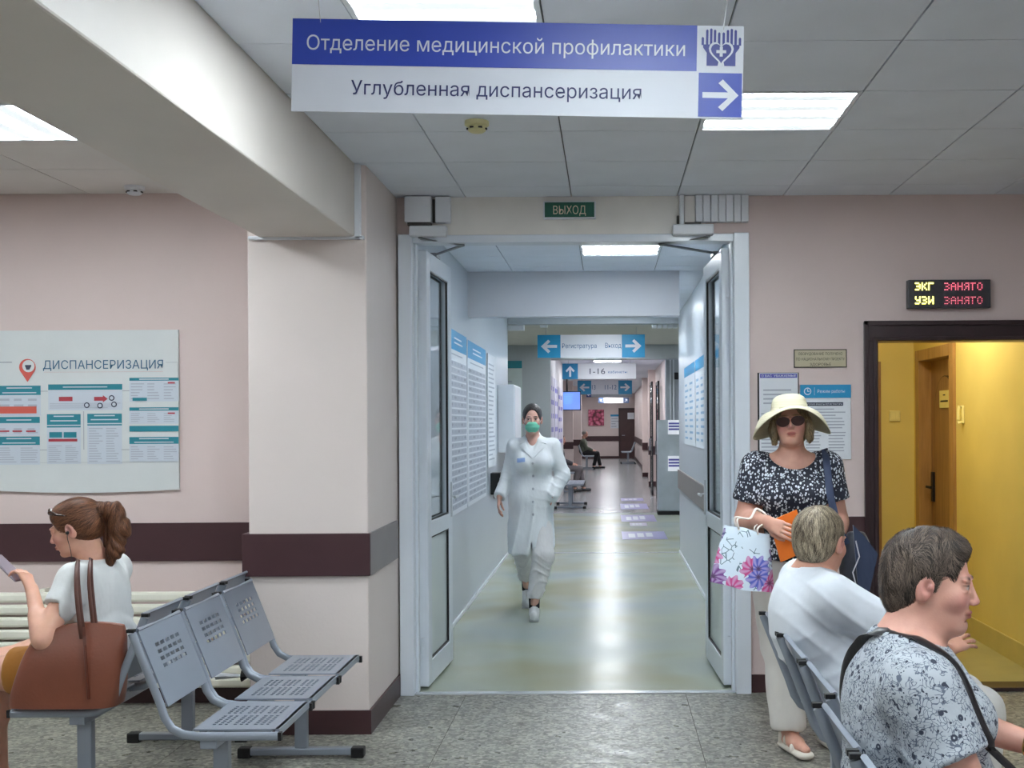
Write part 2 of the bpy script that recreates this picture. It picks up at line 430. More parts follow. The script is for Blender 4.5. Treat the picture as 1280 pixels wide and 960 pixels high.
def head_paint(c, R, s=1.0, brow=(70, 55, 45), lip=(170, 100, 95), iris=(70, 60, 50), cheek=(215, 150, 140), closed=False):
    T = lambda x, y, z: V3(c)+R@V3(x*s, y*s, z*s); L = []
    for q in (-1, 1):
        L.append((pe(T(q*.04, .07, -.035), V3(.024, .03, .02)*s, R), cheek, .03))
        if not closed:
            L.append((pe(T(q*.0315, .086, .0005), V3(.0115, .014, .0045)*s, R), (190, 180, 174), .002))
            L.append((pe(T(q*.0315, .087, .0008), V3(.0056, .012, .0050)*s, R), iris, .0015))
            L.append((pe(T(q*.0315, .088, .0065), V3(.0155, .015, .0026)*s, R), tuple(int(v*.6) for v in brow), .002))
        L.append((pe(T(q*.031, .092, .0225), V3(.019, .022, .0042)*s, R), brow, .004))
        L.append((pe(T(q*.086, 0, -.006), V3(.012, .022, .03)*s, R), cheek, .02)); L.append((pe(T(q*.084, .001, -.003), V3(.009, .009, .015)*s, R), tuple(int(v*.84) for v in cheek), .008))  # reddish ear; shade of its hollow painted into the skin colour
    L.append((pe(T(0, .093, -.0635), V3(.0225, .02, .0095)*s, R), lip, .004))
    L.append((pe(T(0, .098, -.0635), V3(.022, .02, .0012)*s, R), tuple(int(v*.5) for v in lip), .002))
    L.append((pe(T(0, .107, -.036), V3(.014, .01, .012)*s, R), cheek, .012))
    return L
def hand_prims(F, w, d, pn, side=1, curl=(.35, .45, .3), th=.6, s=1.0, spread=.06):
    """w wrist, d hand direction, pn direction the palm faces, side: +1 puts the thumb on +lateral"""
    d = nrm(d); pn = nrm(V3(pn)-d*(V3(pn)@d)); lt = np.cross(d, pn)*side; w = V3(w)
    P = lambda a, b, c_=0: w+(d*a+lt*b+pn*c_)*s
    for b0, b1 in ((.014, .028), (.004, .009), (-.007, -.010), (-.014, -.027)):
        F.cap(P(0, b0*.7), P(.083-abs(b1)*.15, b1), .015*s, .0115*s, .012, pn, .85)
    for i, (b, L, r) in enumerate(((.028, .92, .0086), (.0095, 1.0, .0090), (-.0095, .94, .0086), (-.027, .74, .0076))):
        p = P(.085-abs(b)*.15, b); a = curl[0]*(1+.08*i); dd = nrm(d+lt*spread*(b/.02))
        for j, ln in enumerate((.040, .026, .021)):
            if j: a += curl[j]
            q = p+(dd*math.cos(a)+pn*math.sin(a))*ln*L*s
            F.cap(p, q, r*(1-.08*j)*s, r*(.92-.1*j)*s, .0035); p = q
    p0 = P(.018, .018); p1 = p0+(d*.55+lt*(.45+.3*th)+pn*.42)*.045*s; t2 = nrm(d*.85+lt*.35*th+pn*.45)
    F.cap(p0, p1, .0145*s, .0108*s, .010); p2 = p1+t2*.031*s; p3 = p2+nrm(t2+pn*.2-lt*.15)*.025*s
    F.cap(p1, p2, .0105*s, .0095*s, .004); F.cap(p2, p3, .0095*s, .0078*s, .004)
def limb(F, a, b, ra, rb, k=.02, fd=None, fl=1): F.cap(a, b, ra, rb, k, fd, fl)
def foot_prims(F, an, d, s=1.0, sole=0, k=.015):
    an = V3(an); d = nrm(V3(d)); g = V3(0, 0, 1)
    F.cap(an+V3(0, 0, -.005), an+d*.03+V3(0, 0, -.035), .036*s, .034*s, k)
    F.cap(an-d*.035+V3(0, 0, -.055), an+d*.07+V3(0, 0, -.055), .030*s, .034*s, k); F.cap(an+d*.06+V3(0, 0, -.055), an+d*.155+V3(0, 0, -.066), .036*s, .023*s, k, g, .8)
def ridge(ph): return (1-np.abs(np.sin(ph*.5)))**2.2
def strands(hobj, hc, R, s, dirf, n, L, w, cols, parent, seg=6, lift=.006, seed=1, keep=None):
    """fine hair locks lying on the hair surface, one joined part"""
    from mathutils.kdtree import KDTree
    rs = np.random.RandomState(seed); me = hobj.data; N_ = len(me.vertices)
    co = np.empty(N_*3, dtype=np.float32); me.vertices.foreach_get('co', co); co = co.reshape(-1, 3).astype(float)
    no = np.empty(N_*3, dtype=np.float32); me.vertices.foreach_get('normal', no); no = no.reshape(-1, 3).astype(float)
    o3 = np.array(org(parent)); h = V3(hc)-o3; kd = KDTree(N_)
    for i, c in enumerate(co): kd.insert(c, i)
    kd.balance(); ids = rs.randint(0, N_, n); V = []; F_ = []; C = []
    cols = [np.array(lin(c)) for c in cols]
    for i in ids:
        p = co[i].copy(); q = (p-h)@R/s
        if keep is not None and not keep(q): continue
        ll = L*(.5+.8*rs.rand()); pts = []; nn = no[i]; jit = rs.normal(size=3)*.18; lf = lift*(.3+rs.rand()); cl = cols[0]+(cols[1]-cols[0])*np.clip(rs.normal(.45, .25)+.5*np.sin(p[0]*190+3*np.sin(p[2]*40))*np.sin(p[1]*210+2*np.sin(p[2]*33)), 0, 1)
        for k in range(seg+1):
            _, j, _d = kd.find(p); nn = no[j]; base = co[j]+nn*(np.dot(p-co[j], nn)*0); d = R@(nrm(dirf((p-h)@R/s))+jit); d = d-nn*(d@nn); d = d/(np.linalg.norm(d)+1e-6)
            t = k/seg; off = nn*(.0008+lf*math.sin(min(1, t*1.3)*1.9)*.6); sd = np.cross(nn, d); pl = p-nn*((p-co[j])@nn); pts.append((pl+off, sd*w*(1-.85*t**2))); p = pl+d*ll/seg
        b = len(V)
        for c_, sd in pts: V += [c_-sd, c_+sd]; C += [cl, cl]
        for k in range(seg): F_.append((b+2*k, b+2*k+1, b+2*k+3, b+2*k+2))
    m = bpy.data.meshes.new('hair_strands'); m.from_pydata([tuple(v) for v in V], [], F_); m.materials.append(strand_mat()); m.polygons.foreach_set('use_smooth', [True]*len(F_))
    at = m.color_attributes.new('Col', 'FLOAT_COLOR', 'POINT'); at.data.foreach_set('color', np.array(C, dtype=np.float32).ravel()); o = link(bpy.data.objects.new('hair_strands', m), parent); o['kind'] = 'stuff'; return o
def strand_mat():
    if 'strand' in MC: return MC['strand']
    n = N('hair_strand'); a = n.n('ShaderNodeAttribute', attribute_name='Col'); n.l(a.outputs['Color'], n.b.inputs['Base Color']); n.b.inputs['Roughness'].default_value = .5; n.b.inputs['Specular IOR Level'].default_value = .35; MC['strand'] = n.m; return n.m

def hug(pts, o, parent, off=.005, mx=.09):
    """draw path points onto the surface of a garment"""
    from mathutils.bvhtree import BVHTree
    o3 = org(parent); me = o.data; bv = BVHTree.FromPolygons([tuple(v.co+o3) for v in me.vertices], [tuple(p.vertices) for p in me.polygons]); r = []
    for p in pts:
        h = bv.find_nearest(Vector(p)); r.append(h[0]+h[1]*off if h[0] is not None and h[3] < mx else Vector(p))
    return r
# ---------------------------------------------------------------- the setting
HC = 2.815
PINK = M('pink_wall_paint', (215, 197, 193), .6, var=.035, vs=1.5, bump=.15, bs=60)
COLP = M('column_paint', (220, 208, 203), .55, var=.03, vs=1.5, bump=.15, bs=60)
HEAD = M('header_paint', (232, 229, 224), .6, var=.03, bump=.1)
BEAMP = M('beam_paint', (212, 205, 198), .5, var=.04, vs=2, bump=.25, bs=12)
COOL = M('corridor_wall_panel', (184, 193, 202), .28, var=.02, vs=1)
WHT = M('white_plastic', (226, 230, 236), .35, var=.02)
PVC = M('white_pvc', (222, 229, 238), .3, var=.015, coat=.3)
MAROON = M('maroon_band', (68, 42, 46), .45, var=.06)
GREYB = M('grey_bumper_band', (128, 120, 118), .4, var=.04)
SKIRT = M('maroon_skirting', (66, 42, 44), .4, var=.1)
TILE = M('ceiling_tile', (228, 233, 243), .85, var=.03, vs=3, bump=.2, bs=220)
TILEW = M('ceiling_tile_warm', (220, 216, 212), .85, var=.03, vs=3, bump=.2, bs=220)
GAP = M('ceiling_gap', (110, 112, 116), .8, var=0)
BLACK = M('black_rubber', (18, 18, 20), .5, var=0)
GREYM = M('bench_grey_metal', (146, 154, 166), .34, metal=.25, var=.03, coat=.2)
STEEL = M('brushed_steel', (170, 172, 176), .3, metal=.9, var=.02)
YEL = M('yellow_wall', (222, 203, 122), .55, var=.05, vs=2, bump=.1)
def glass_mat(name='door_glass', tint=(225, 236, 240), a=.22):
    if name in MC: return MC[name]
    n = N(name); n.b.inputs['Base Color'].default_value = lin(tint); n.b.inputs['Roughness'].default_value = .03
    n.b.inputs['Alpha'].default_value = 1
    t = n.n('ShaderNodeBsdfTransparent'); t.inputs[0].default_value = (.93, .96, .97, 1); g = n.n('ShaderNodeBsdfGlossy'); g.inputs['Roughness'].default_value = .02
    mx = n.n('ShaderNodeMixShader'); fr = n.n('ShaderNodeLayerWeight'); fr.inputs[0].default_value = .5
    pw = n.n('ShaderNodeMath', operation='POWER'); pw.inputs[1].default_value = 4.0; n.l(fr.outputs['Facing'], pw.inputs[0]); ma = n.n('ShaderNodeMath', operation='MULTIPLY_ADD'); ma.inputs[1].default_value = .5; ma.inputs[2].default_value = .05; n.l(pw.outputs[0], ma.inputs[0])
    n.l(ma.outputs[0], mx.inputs[0]); n.l(t.outputs[0], mx.inputs[1]); n.l(g.outputs[0], mx.inputs[2])
    n.l(mx.outputs[0], n.t.nodes['Material Output'].inputs['Surface']); MC[name] = n.m; return n.m
GLASS = glass_mat()
# terrazzo
def terrazzo():
    n = N('terrazzo'); v = n.n('ShaderNodeTexVoronoi'); v.inputs['Scale'].default_value = 62; n.l(n.co('Object'), v.inputs['Vector'])
    s = n.n('ShaderNodeSeparateColor'); n.l(v.outputs['Color'], s.inputs[0])
    c1 = n.ramp(s.outputs[0], [(0, lin((112, 110, 102))), (.3, lin((136, 135, 127))), (.55, lin((156, 155, 145))), (.8, lin((178, 175, 163))), (1, lin((198, 195, 182)))])
    m = n.n('ShaderNodeMix', data_type='RGBA', blend_type='MULTIPLY'); m.inputs[0].default_value = .6
    n.l(c1, m.inputs[6]); n.l(n.ramp(n.noise(3, 4), [(.3, (.42, .42, .42, 1)), (.7, (.66, .66, .64, 1))]), m.inputs[7])
    n.l(m.outputs[2], n.b.inputs['Base Color']); n.l(n.ramp(n.noise(9, 3), [(.3, (.25,)*3+(1,)), (.7, (.5,)*3+(1,))]), n.b.inputs['Roughness']); return n.m
TERR = terrazzo()
def lino():
    n = N('glossy_linoleum'); f = n.noise(.8, 2, .5)
    c = n.ramp(f, [(.3, lin((160, 158, 128))), (.5, lin((168, 174, 158))), (.7, lin((160, 170, 166)))]); n.l(c, n.b.inputs['Base Color'])
    n.l(n.ramp(n.noise(2.0, 1), [(.3, (.21,)*3+(1,)), (.7, (.27,)*3+(1,))]), n.b.inputs['Roughness']); n.b.inputs['Specular IOR Level'].default_value = .13; n.b.inputs['Coat Weight'].default_value = .0
    n.b.inputs['Coat Roughness'].default_value = .12
    return n.m
LINO = lino()
GTILE = M('grey_glossy_floor', (150, 152, 154), .2, var=.08, vs=1.2)
YFLOOR = M('yellow_floor', (172, 164, 110), .3, var=.1, vs=4)
# floors
floor = struct('floor', MB().box(-6, 4.5, -4, 3.98, -.1, 0).box(-6, 4.5, 3.98, 6.6, -.1, -.02), TERR)
slabs = {}
def part_box(name, mat, parent, x0, x1, y0, y1, z0, z1, cache={}):
    k = (name, mat.name, round(x1-x0, 4), round(y1-y0, 4), round(z1-z0, 4))
    if k not in cache:
        mb = MB(); hx, hy = (x1-x0)/2, (y1-y0)/2; mb.box(-hx, hx, -hy, hy, z0-z1, 0); o = mb.build(name, mat, None); cache[k] = o.data; o.parent = parent
    else: o = link(bpy.data.objects.new(name, cache[k]), parent)
    o.location = ((x0+x1)/2, (y0+y1)/2, z1); return o
xs = [-6]+[-.81+1.24*k for k in range(-4, 5)]+[4.5]; ys = [3.98, 5.22, 6.6]
for xa, xb in zip(xs, xs[1:]):
    for ya, yb in zip(ys, ys[1:]): part_box('slab', TERR, floor, xa+.002, xb-.002, ya+.002, yb-.002, -.02, 0)
GR = M('grout', (78, 74, 68), .9, var=0)
struct('trim_1', MB().box(-6, 4.5, 3.98, 6.59, -.02, -.0025), GR)
struct('floor_corridor', MB().box(-1.3, .96, 6.6, 13.7, -.1, .0), LINO)
struct('floor_crossing', MB().box(-6, 5, 13.7, 19.8, -.1, .0), LINO)
struct('floor_far_corridor', MB().box(-3, 3, 19.8, 50.5, -.1, .0), GTILE)
struct('floor_side_room', MB().box(1.3, 4, 6.6, 9.8, -.1, .012), YFLOOR)
TRIMM = M('aluminium_strip', (215, 218, 222), .25, metal=.6, var=0)
struct('trim_2', MB().box(-1.19, .79, 6.55, 6.61, 0, .006), TRIMM)
struct('trim_3', MB().box(-1.18, .84, 13.67, 13.72, 0, .005), TRIMM)
struct('trim_4', MB().box(-1.6, 1.2, 19.77, 19.82, 0, .005), TRIMM)
# walls of the hall
struct('wall_front', MB().box(-1.19, .79, 6.58, 6.7, 2.6, HC+.1).box(.79, 1.5, 6.58, 6.7, 0, HC+.1).box(1.5, 2.46, 6.58, 6.7, 2.02, HC+.1).box(2.46, 4.5, 6.58, 6.7, 0, HC+.1), PINK)
struct('wall_header', MB().box(-1.0, .56, 6.572, 6.58, 2.6, HC), HEAD)
struct('wall_left', MB().box(-6, -1.78, 6.42, 6.6, 0, HC+.1), PINK)
struct('wall_far_left', MB().box(-6.1, -6, -4, 6.6, 0, HC+.1), PINK)
struct('wall_right', MB().box(4.5, 4.6, -4, 6.7, 0, HC+.1), PINK)
struct('wall_back', MB().box(-6, 4.5, -4.1, -4, 0, HC+.1), PINK)
struct('wall_column', MB().box(-1.78, -1.19, 5.74, 6.7, 0, HC), COLP, bevel=.006)
struct('ceiling_beam', MB().box(-1.72, -1.245, -4, 5.76, 2.457, HC+.02).box(-1.72, -1.245, 5.76, 6.5, 2.457, HC+.02), BEAMP, bevel=.008)
# bands and skirting
struct('trim_5', MB().box(-6, -1.8, 6.405, 6.42, .783, .993), MAROON)
struct('trim_6', MB().box(-1.81, -1.178, 5.722, 5.74, .783, .993), MAROON, bevel=.003)
struct('trim_7', MB().box(-1.19, -1.178, 5.74, 6.5, .783, .993), GREYB)
struct('trim_8', MB().box(-1.81, -1.78, 5.74, 6.42, .783, .993), MAROON)
struct('trim_9', MB().box(.84, 1.452, 6.566, 6.58, .783, .993), MAROON)
struct('baseboard_left', MB().box(-6, -1.78, 6.405, 6.42, 0, .1), SKIRT)
struct('baseboard_column', MB().box(-1.79, -1.178, 5.728, 5.74, 0, .118).box(-1.19, -1.178, 5.74, 6.56, 0, .118), SKIRT)
struct('baseboard_right', MB().box(.80, 1.452, 6.566, 6.58, 0, .1), SKIRT)
# cable trunking at the head of the column
struct('trim_10', MB().box(-1.77, -1.2, 5.715, 5.745, 2.445, 2.462).box(-1.245, -1.215, 5.715, 5.745, 2.445, HC), WHT, bevel=.004)
# ceilings of separate tiles
def tiled(name, xs, ys, z, mat, skip, back):
    c = struct(name, MB().box(xs[0], xs[-1], ys[0], ys[-1], z+.012, z+.1), back)
    for xa, xb in zip(xs, xs[1:]):
        for ya, yb in zip(ys, ys[1:]):
            if any(xa-.01 <= sx < xb-.01 and ya-.01 <= sy < yb-.01 for sx, sy in skip): continue
            part_box('ceiling_tile', mat, c, xa+.0035, xb-.0035, ya+.0035, yb-.0035, z, z+.014)
    return c
YR = [3.315, 3.91, 4.505, 5.1, 5.695, 6.29, 6.58]; XR = [-1.245, -.8, -.2, .4, 1.0, 1.6, 2.2, 2.8, 3.4, 4.0, 4.5]
tiled('ceiling', XR, YR, HC, TILE, [(.4, 4.505), (-.8, 3.315)], GAP)
YL = [3.44, 4.03, 4.62, 5.21, 5.80, 6.42]; XL = [-6, -5.26, -4.66, -4.06, -3.46, -2.86, -2.26, -1.72]
tiled('ceiling_left', XL, YL, HC, TILEW, [(-2.86, 4.62), (-4.66, 4.62)], GAP)
def slabc(name, x0, x1, y0, y1, holes, mat, z=HC):      # plain ceiling with light openings
    ex = sorted({x0, x1}|{h[0] for h in holes}|{h[0]+.595 for h in holes}); ey = sorted({y0, y1}|{h[1] for h in holes}|{h[1]+.595 for h in holes}); mb = MB()
    for xa, xb in zip(ex, ex[1:]):
        for ya, yb in zip(ey, ey[1:]):
            if any(abs(xa-h[0]) < .01 and abs(ya-h[1]) < .01 for h in holes): continue
            mb.box(xa, xb, ya, yb, z, z+.1)
    return struct(name, mb, mat)
HB = [(-.2, 1.5), (1.6, 1.5), (.4, -1), (2.2, -1)]; HL = [(-2.9, 1.5), (-4.6, 1.0), (-2.9, -1.5)]
slabc('ceiling_rear', -1.245, 4.5, -4, 3.315, HB, TILE); slabc('ceiling_rear_left', -6, -1.72, -4, 3.44, HL, TILEW)
YC = [6.7, 7.1, 7.7, 8.3, 8.9, 9.5, 9.8]
tiled('ceiling_corridor', [-1.18, -.8, -.2, .4, .84], YC, HC, TILE, [(-.2, 8.3)], GAP)
HCOR = [(-.2, 10.6), (-.2, 12.6)]
slabc('ceiling_corridor_end', -1.18, .84, 9.8, 13.9, HCOR, TILE)
HX = [(-3.2, 16.2), (-.3, 14.2), (2.2, 16.2), (-.3, 17.9)]
slabc('ceiling_crossing', -6, 5, 13.9, 19, HX, M('crossing_ceiling', (214, 211, 204), .8, var=.03))
HF = [(-.3, 21), (-.3, 23.8), (-.3, 27.5), (-.3, 31.5), (-.3, 35.5), (-.3, 39.5), (-.3, 43.5), (-.3, 47.5)]
slabc('ceiling_far_corridor', -3, 1.4, 19, 50.6, HF, TILE)
# light panels
def emis(name, col, st, stripe=None):
    n = N(name); n.b.inputs['Base Color'].default_value = (.8, .8, .8, 1); n.b.inputs['Emission Color'].default_value = col
    if stripe:
        wv = n.n('ShaderNodeTexWave'); wv.wave_type = 'BANDS'; wv.bands_direction = stripe; wv.inputs['Scale'].default_value = 2.08; wv.inputs['Phase Offset'].default_value = 1.6; n.l(n.co(), wv.inputs['Vector'])
        mr = n.n('ShaderNodeMapRange'); mr.inputs['To Min'].default_value = st*.022; mr.inputs['To Max'].default_value = st*2.5; mr.inputs['From Min'].default_value = .38; n.l(wv.outputs['Fac'], mr.inputs[0]); n.l(mr.outputs[0], n.b.inputs['Emission Strength'])
    else: n.b.inputs['Emission Strength'].default_value = st
    return n.m
EM = {'X': emis('lamp_diffuser_rows', (.86, .95, 1, 1), PANEL, 'Y'), 'Y': emis('lamp_diffuser_columns', (.86, .95, 1, 1), PANEL, 'X'), 'C': emis('corridor_lamp_diffuser', (.89, .95, 1, 1), CPANEL, 'Y'), 'F': emis('far_lamp_diffuser', (.95, .97, 1, 1), CPANEL*1.5)}
def light(x, y, kind, label, group=None, z=HC):
    t = thing_at('ceiling_light', label, 'ceiling light', (x+.2975, y+.2975, z), group); a = .2975
    f = MB(); w_ = .018
    f.box(x, x+2*a, y, y+w_, z-.003, z+.03).box(x, x+2*a, y+2*a-w_, y+2*a, z-.003, z+.03).box(x, x+w_, y+w_, y+2*a-w_, z-.003, z+.03).box(x+2*a-w_, x+2*a, y+w_, y+2*a-w_, z-.003, z+.03)
    f.box(x+.002, x+2*a-.002, y+.002, y+2*a-.002, z+.03, z+.08)
    f.build('frame', WHT, t); MB().box(x+w_, x+2*a-w_, y+w_, y+2*a-w_, z+.004, z+.012).build('diffuser', EM[kind], t)
light(.4025, 4.51, 'X', 'square light panel in the ceiling right of the hanging blue sign')
light(-.7975, 3.32, 'X', 'square light panel in the ceiling above the hanging blue sign')
light(-2.8575, 4.615, 'Y', 'square light panel in the ceiling left of the concrete beam')
light(-4.6575, 4.615, 'Y', 'square light panel in the left hall ceiling beyond the picture edge')
for x, y in HB+HL: light(x, y, 'X', 'square light panel in the hall ceiling behind the viewer', 'ceiling lights behind the viewer')
light(-.1975, 8.3025, 'C', 'square light panel just inside the corridor, seen under the door head')
for x, y in HCOR: light(x, y, 'C', 'corridor light panel hidden above the white drop panel', 'hidden corridor lights')
for x, y in HX: light(x, y, 'C', 'light panel in the crossing hall ceiling, hidden from view', 'crossing hall lights')
for i, (x, y) in enumerate(HF): light(x, y, 'F', 'square light panel in the far corridor ceiling, %s' % ('nearest the blue registry sign' if i < 2 else 'deep behind the stacked signs'), 'far corridor light panels')
# corridor walls
struct('wall_corridor_left', MB().box(-1.3, -1.18, 6.7, 13.7, 0, HC+.1), COOL)
struct('wall_corridor_right', MB().box(.84, .96, 6.7, 13.7, 0, HC+.1), COOL)
struct('baseboard_corridor', MB().box(-1.18, -1.17, 6.7, 13.7, 0, .03).box(.83, .84, 6.7, 13.7, 0, .03), WHT)
struct('trim_11', MB().box(.82, .84, 9.6, 13.7, .765, .98), GREYB)
struct('trim_12', MB().box(-1.18, -1.16, 11.9, 13.7, .765, .98), GREYB)
struct('trim_13', MB().box(-1.18, .61, 9.8, 9.95, 2.436, HC), M('drop_panel_white', (212, 214, 220), .5, var=.01))
CB = M('grey_header', (176, 182, 188), .6)
struct('trim_14', MB().box(-1.3, .96, 13.75, 13.9, 2.71, HC), CB)
struct('wall_crossing', MB().box(-6, -1.3, 13.7, 13.8, 0, HC).box(.96, 5, 13.7, 13.8, 0, HC).box(-6.1, -6, 13.7, 19, 0, HC).box(5, 5.1, 13.7, 19.6, 0, HC), COOL)
GRW = M('grey_pier_wall', (176, 182, 188), .5, var=.02)
struct('wall_pier_left', MB().box(-6, -.94, 19, 19.3, 0, HC), GRW)
struct('wall_pier_right', MB().box(1.0, 5, 20.0, 20.3, 0, HC), GRW)
struct('trim_15', MB().box(-.94, 1.3, 19, 19.3, 2.58, HC), GRW)
struct('wall_far_left_side', MB().box(-1.1, -.98, 19.3, 25.4, 0, HC).box(-3.1, -3, 19.3, 50.5, 0, HC).box(-3, -1.1, 19.3, 19.4, 0, HC), M('far_pale_wall', (205, 204, 206), .45, var=.02))
FP = M('far_pink_wall', (222, 206, 202), .5, var=.02)
struct('wall_far_pier', MB().box(-3, -1.06, 35, 35.3, 0, HC).box(-3, -.92, 40, 40.5, 0, HC), FP)
struct('trim_16', MB().box(-3, -1.05, 34.97, 35, .76, .97).box(-3, -.91, 39.97, 40, .76, .97).box(-1.2, 1.15, 50.33, 50.37, .76, .97), MAROON)
struct('wall_end', MB().box(-3, 1.4, 50.37, 50.5, 0, HC), FP)
struct('baseboard_end', MB().box(-1.2, 1.15, 50.33, 50.37, 0, .1), SKIRT)
struct('wall_far_right', MB().box(1.15, 1.3, 20.3, 50.4, 0, HC), FP)
struct('trim_17', MB().box(1.12, 1.15, 28, 50.3, .76, .97).box(1.12, 1.15, 28, 50.3, 0, .1), MAROON)
for k, yy in enumerate((28, 33.0)): struct('wall_far_rib', MB().box(.98-.05*k*0, 1.15, yy, yy+.4, 0, HC), FP)
struct('trim_18', MB().box(.97, 1.16, 27.97, 28, .76, .97).box(.97, 1.16, 27.97, 28, 0, .12).box(.97, 1.16, 32.97, 33, .76, .97).box(.97, 1.16, 32.97, 33, 0, .12), MAROON)
# side room in yellow
struct('wall_side_room', MB().box(2.56, 2.7, 6.7, 8.53, 0, 2.7).box(2.56, 2.7, 8.53, 9.57, 2.11, 2.7).box(2.56, 2.7, 9.57, 9.8, 0, 2.7).box(1.3, 2.56, 9.7, 9.8, 0, 2.7).box(1.3, 1.4, 6.7, 9.8, 0, 2.7), YEL)
struct('ceiling_side_room', MB().box(1.3, 2.7, 6.7, 9.8, 2.6, 2.7), M('side_ceiling', (225, 215, 170), .8))
struct('baseboard_side_room', MB().box(2.545, 2.56, 6.72, 8.46, .012, .15), M('yellow_skirting', (200, 184, 112), .4))
DARKW = M('dark_brown_wood', (48, 30, 34), .35, var=.15, vs=14, coat=.2)
df = MB()
for o_, i_, d in ((1.452, 1.535, 0), (1.475, 1.52, .012)):
    pass
T0, T1 = 2.095, 1.985
df.box(1.452, 1.530, 6.555, 6.72, 0, T1).box(1.452, 2.54, 6.555, 6.72, T1, T0).box(2.44, 2.54, 6.555, 6.72, 0, T1)
df.box(1.448, 1.474, 6.54, 6.556, 0, T0+.004).box(1.448, 2.544, 6.54, 6.556, T0-.022, T0+.004).box(1.502, 1.522, 6.545, 6.556, 0, T1+.02).box(1.502, 2.46, 6.545, 6.556, T1+.004, T1+.024)
df.box(1.53, 2.44, 6.555, 6.72, 0, .022)
struct('door_frame_dark', df, DARKW, bevel=.003)
# white door set at the corridor mouth
fr = MB(); fr.box(-1.178, -1.10, 6.53, 6.68, 0, 2.6).box(.715, .80, 6.53, 6.68, 0, 2.6).box(-1.10, .715, 6.56, 6.68, 2.556, 2.6)
fr.box(-1.10, -1.085, 6.60, 6.66, 0, 2.556).box(.70, .715, 6.60, 6.66, 0, 2.556)
struct('door_frame_white', fr, PVC, bevel=.004)
def leaf(name, hx, hy, ex, ey, side, label):
    t = thing_at(name, label, 'door', (hx, hy, 0)); d = Vector((ex-hx, ey-hy, 0)); L = d.length; d.normalize(); nn = Vector((-d.y, d.x, 0))*side
    t['kind'] = 'structure'; up = Vector((0, 0, 1)); z0, z1 = .015, 2.535; th = .032
    def ob(mb, u0, u1, a, b, h): mb.obox(Vector((hx, hy, 0))+d*((u0+u1)/2)+up*((a+b)/2), (d, nn, up), ((u1-u0)/2, h, (b-a)/2))
    m = MB(); s_ = .105
    ob(m, 0, s_, z0, z1, th); ob(m, L-s_, L, z0, z1, th)
    ob(m, s_, L-s_, z1-s_, z1, th); ob(m, s_, L-s_, .87, .965, th); ob(m, s_, L-s_, z0, z0+.14, th)
    m.build('door_rails', PVC, t, bevel=.006)
    g = MB(); ob(g, s_, L-s_, .965, z1-s_, .003); g.build('pane', GLASS, t)
    g = MB(); ob(g, s_, L-s_, z0+.14, .87, .012); g.build('lower_panel', M('pvc_panel', (205, 214, 214), .3, var=.01), t)
    g = MB()
    for a, b in ((.965, z1-s_), (z0+.14, .87)):
        for q in (1, -1):
            for (u0, u1, c, e) in ((s_, s_+.008, a, b), (L-s_-.008, L-s_, a, b), (s_, L-s_, a, a+.008), (s_, L-s_, b-.008, b)):
                g.obox(Vector((hx, hy, 0))+d*((u0+u1)/2)+up*((c+e)/2)+nn*q*.02, (d, nn, up), ((u1-u0)/2, .006, (e-c)/2))
    g.build('gasket', BLACK, t)
    h = MB(); P_ = Vector((hx, hy, 0))
    for q in (1, -1):
        h.obox(P_+d*(L-.05)+up*1.05+nn*q*(th+.004), (d, nn, up), (.014, .005, .11)); h.tube([P_+d*(L-.05)+up*1.07+nn*q*(th+.006), P_+d*(L-.05)+up*1.07+nn*q*(th+.045), P_+d*(L-.17)+up*1.07+nn*q*(th+.045)], .009)
    h.build('handle', M('white_handle', (200, 205, 210), .3, var=0), t, smooth=True)
    h = MB()
    for zz in (.25, 1.3, 2.3): h.tube([P_-d*.012+nn*0+up*(zz-.05), P_-d*.012+up*(zz+.05)], .011)
    h.build('hinge', PVC, t, smooth=True); return t
leaf('door_1', -1.072, 6.69, -1.035, 7.46, -1, 'white glazed door leaf folded open against the left side of the corridor')
leaf('door_2', .69, 6.69, .655, 7.52, 1, 'white glazed door leaf folded open against the right side of the corridor')
for nm, x0, x1, ax, s_, lab in (('door_closer', -1.10, -.90, -1.0, 1, 'white door closer box with steel arm above the left door leaf'), ('door_closer', .38, .60, .62, -1, 'white door closer box with steel arm above the right door leaf')):
    t = thing_at(nm, lab, 'door closer', ((x0+x1)/2, 6.55, 2.6)); MB().box(x0-.01, x1, 6.5, 6.56, 2.585, 2.645).build('closer_body', WHT, t, bevel=.008)
    e = -1.04 if s_ > 0 else .655
    MB().tube([(x0+.05 if s_ > 0 else x1-.03, 6.53, 2.575), (x0+.28 if s_ > 0 else x1-.3, 6.62, 2.55), (e, 6.98, 2.548)], .008).tube([(x0+.05 if s_ > 0 else x1-.03, 6.53, 2.575), (x0+.05 if s_ > 0 else x1-.03, 6.53, 2.59)], .012).build('arm', STEEL, t, smooth=True)
    MB().box(min(e, e-s_*0)-.02, e+.02, 6.94, 7.1, 2.535, 2.556).build('arm_bracket', STEEL, t)
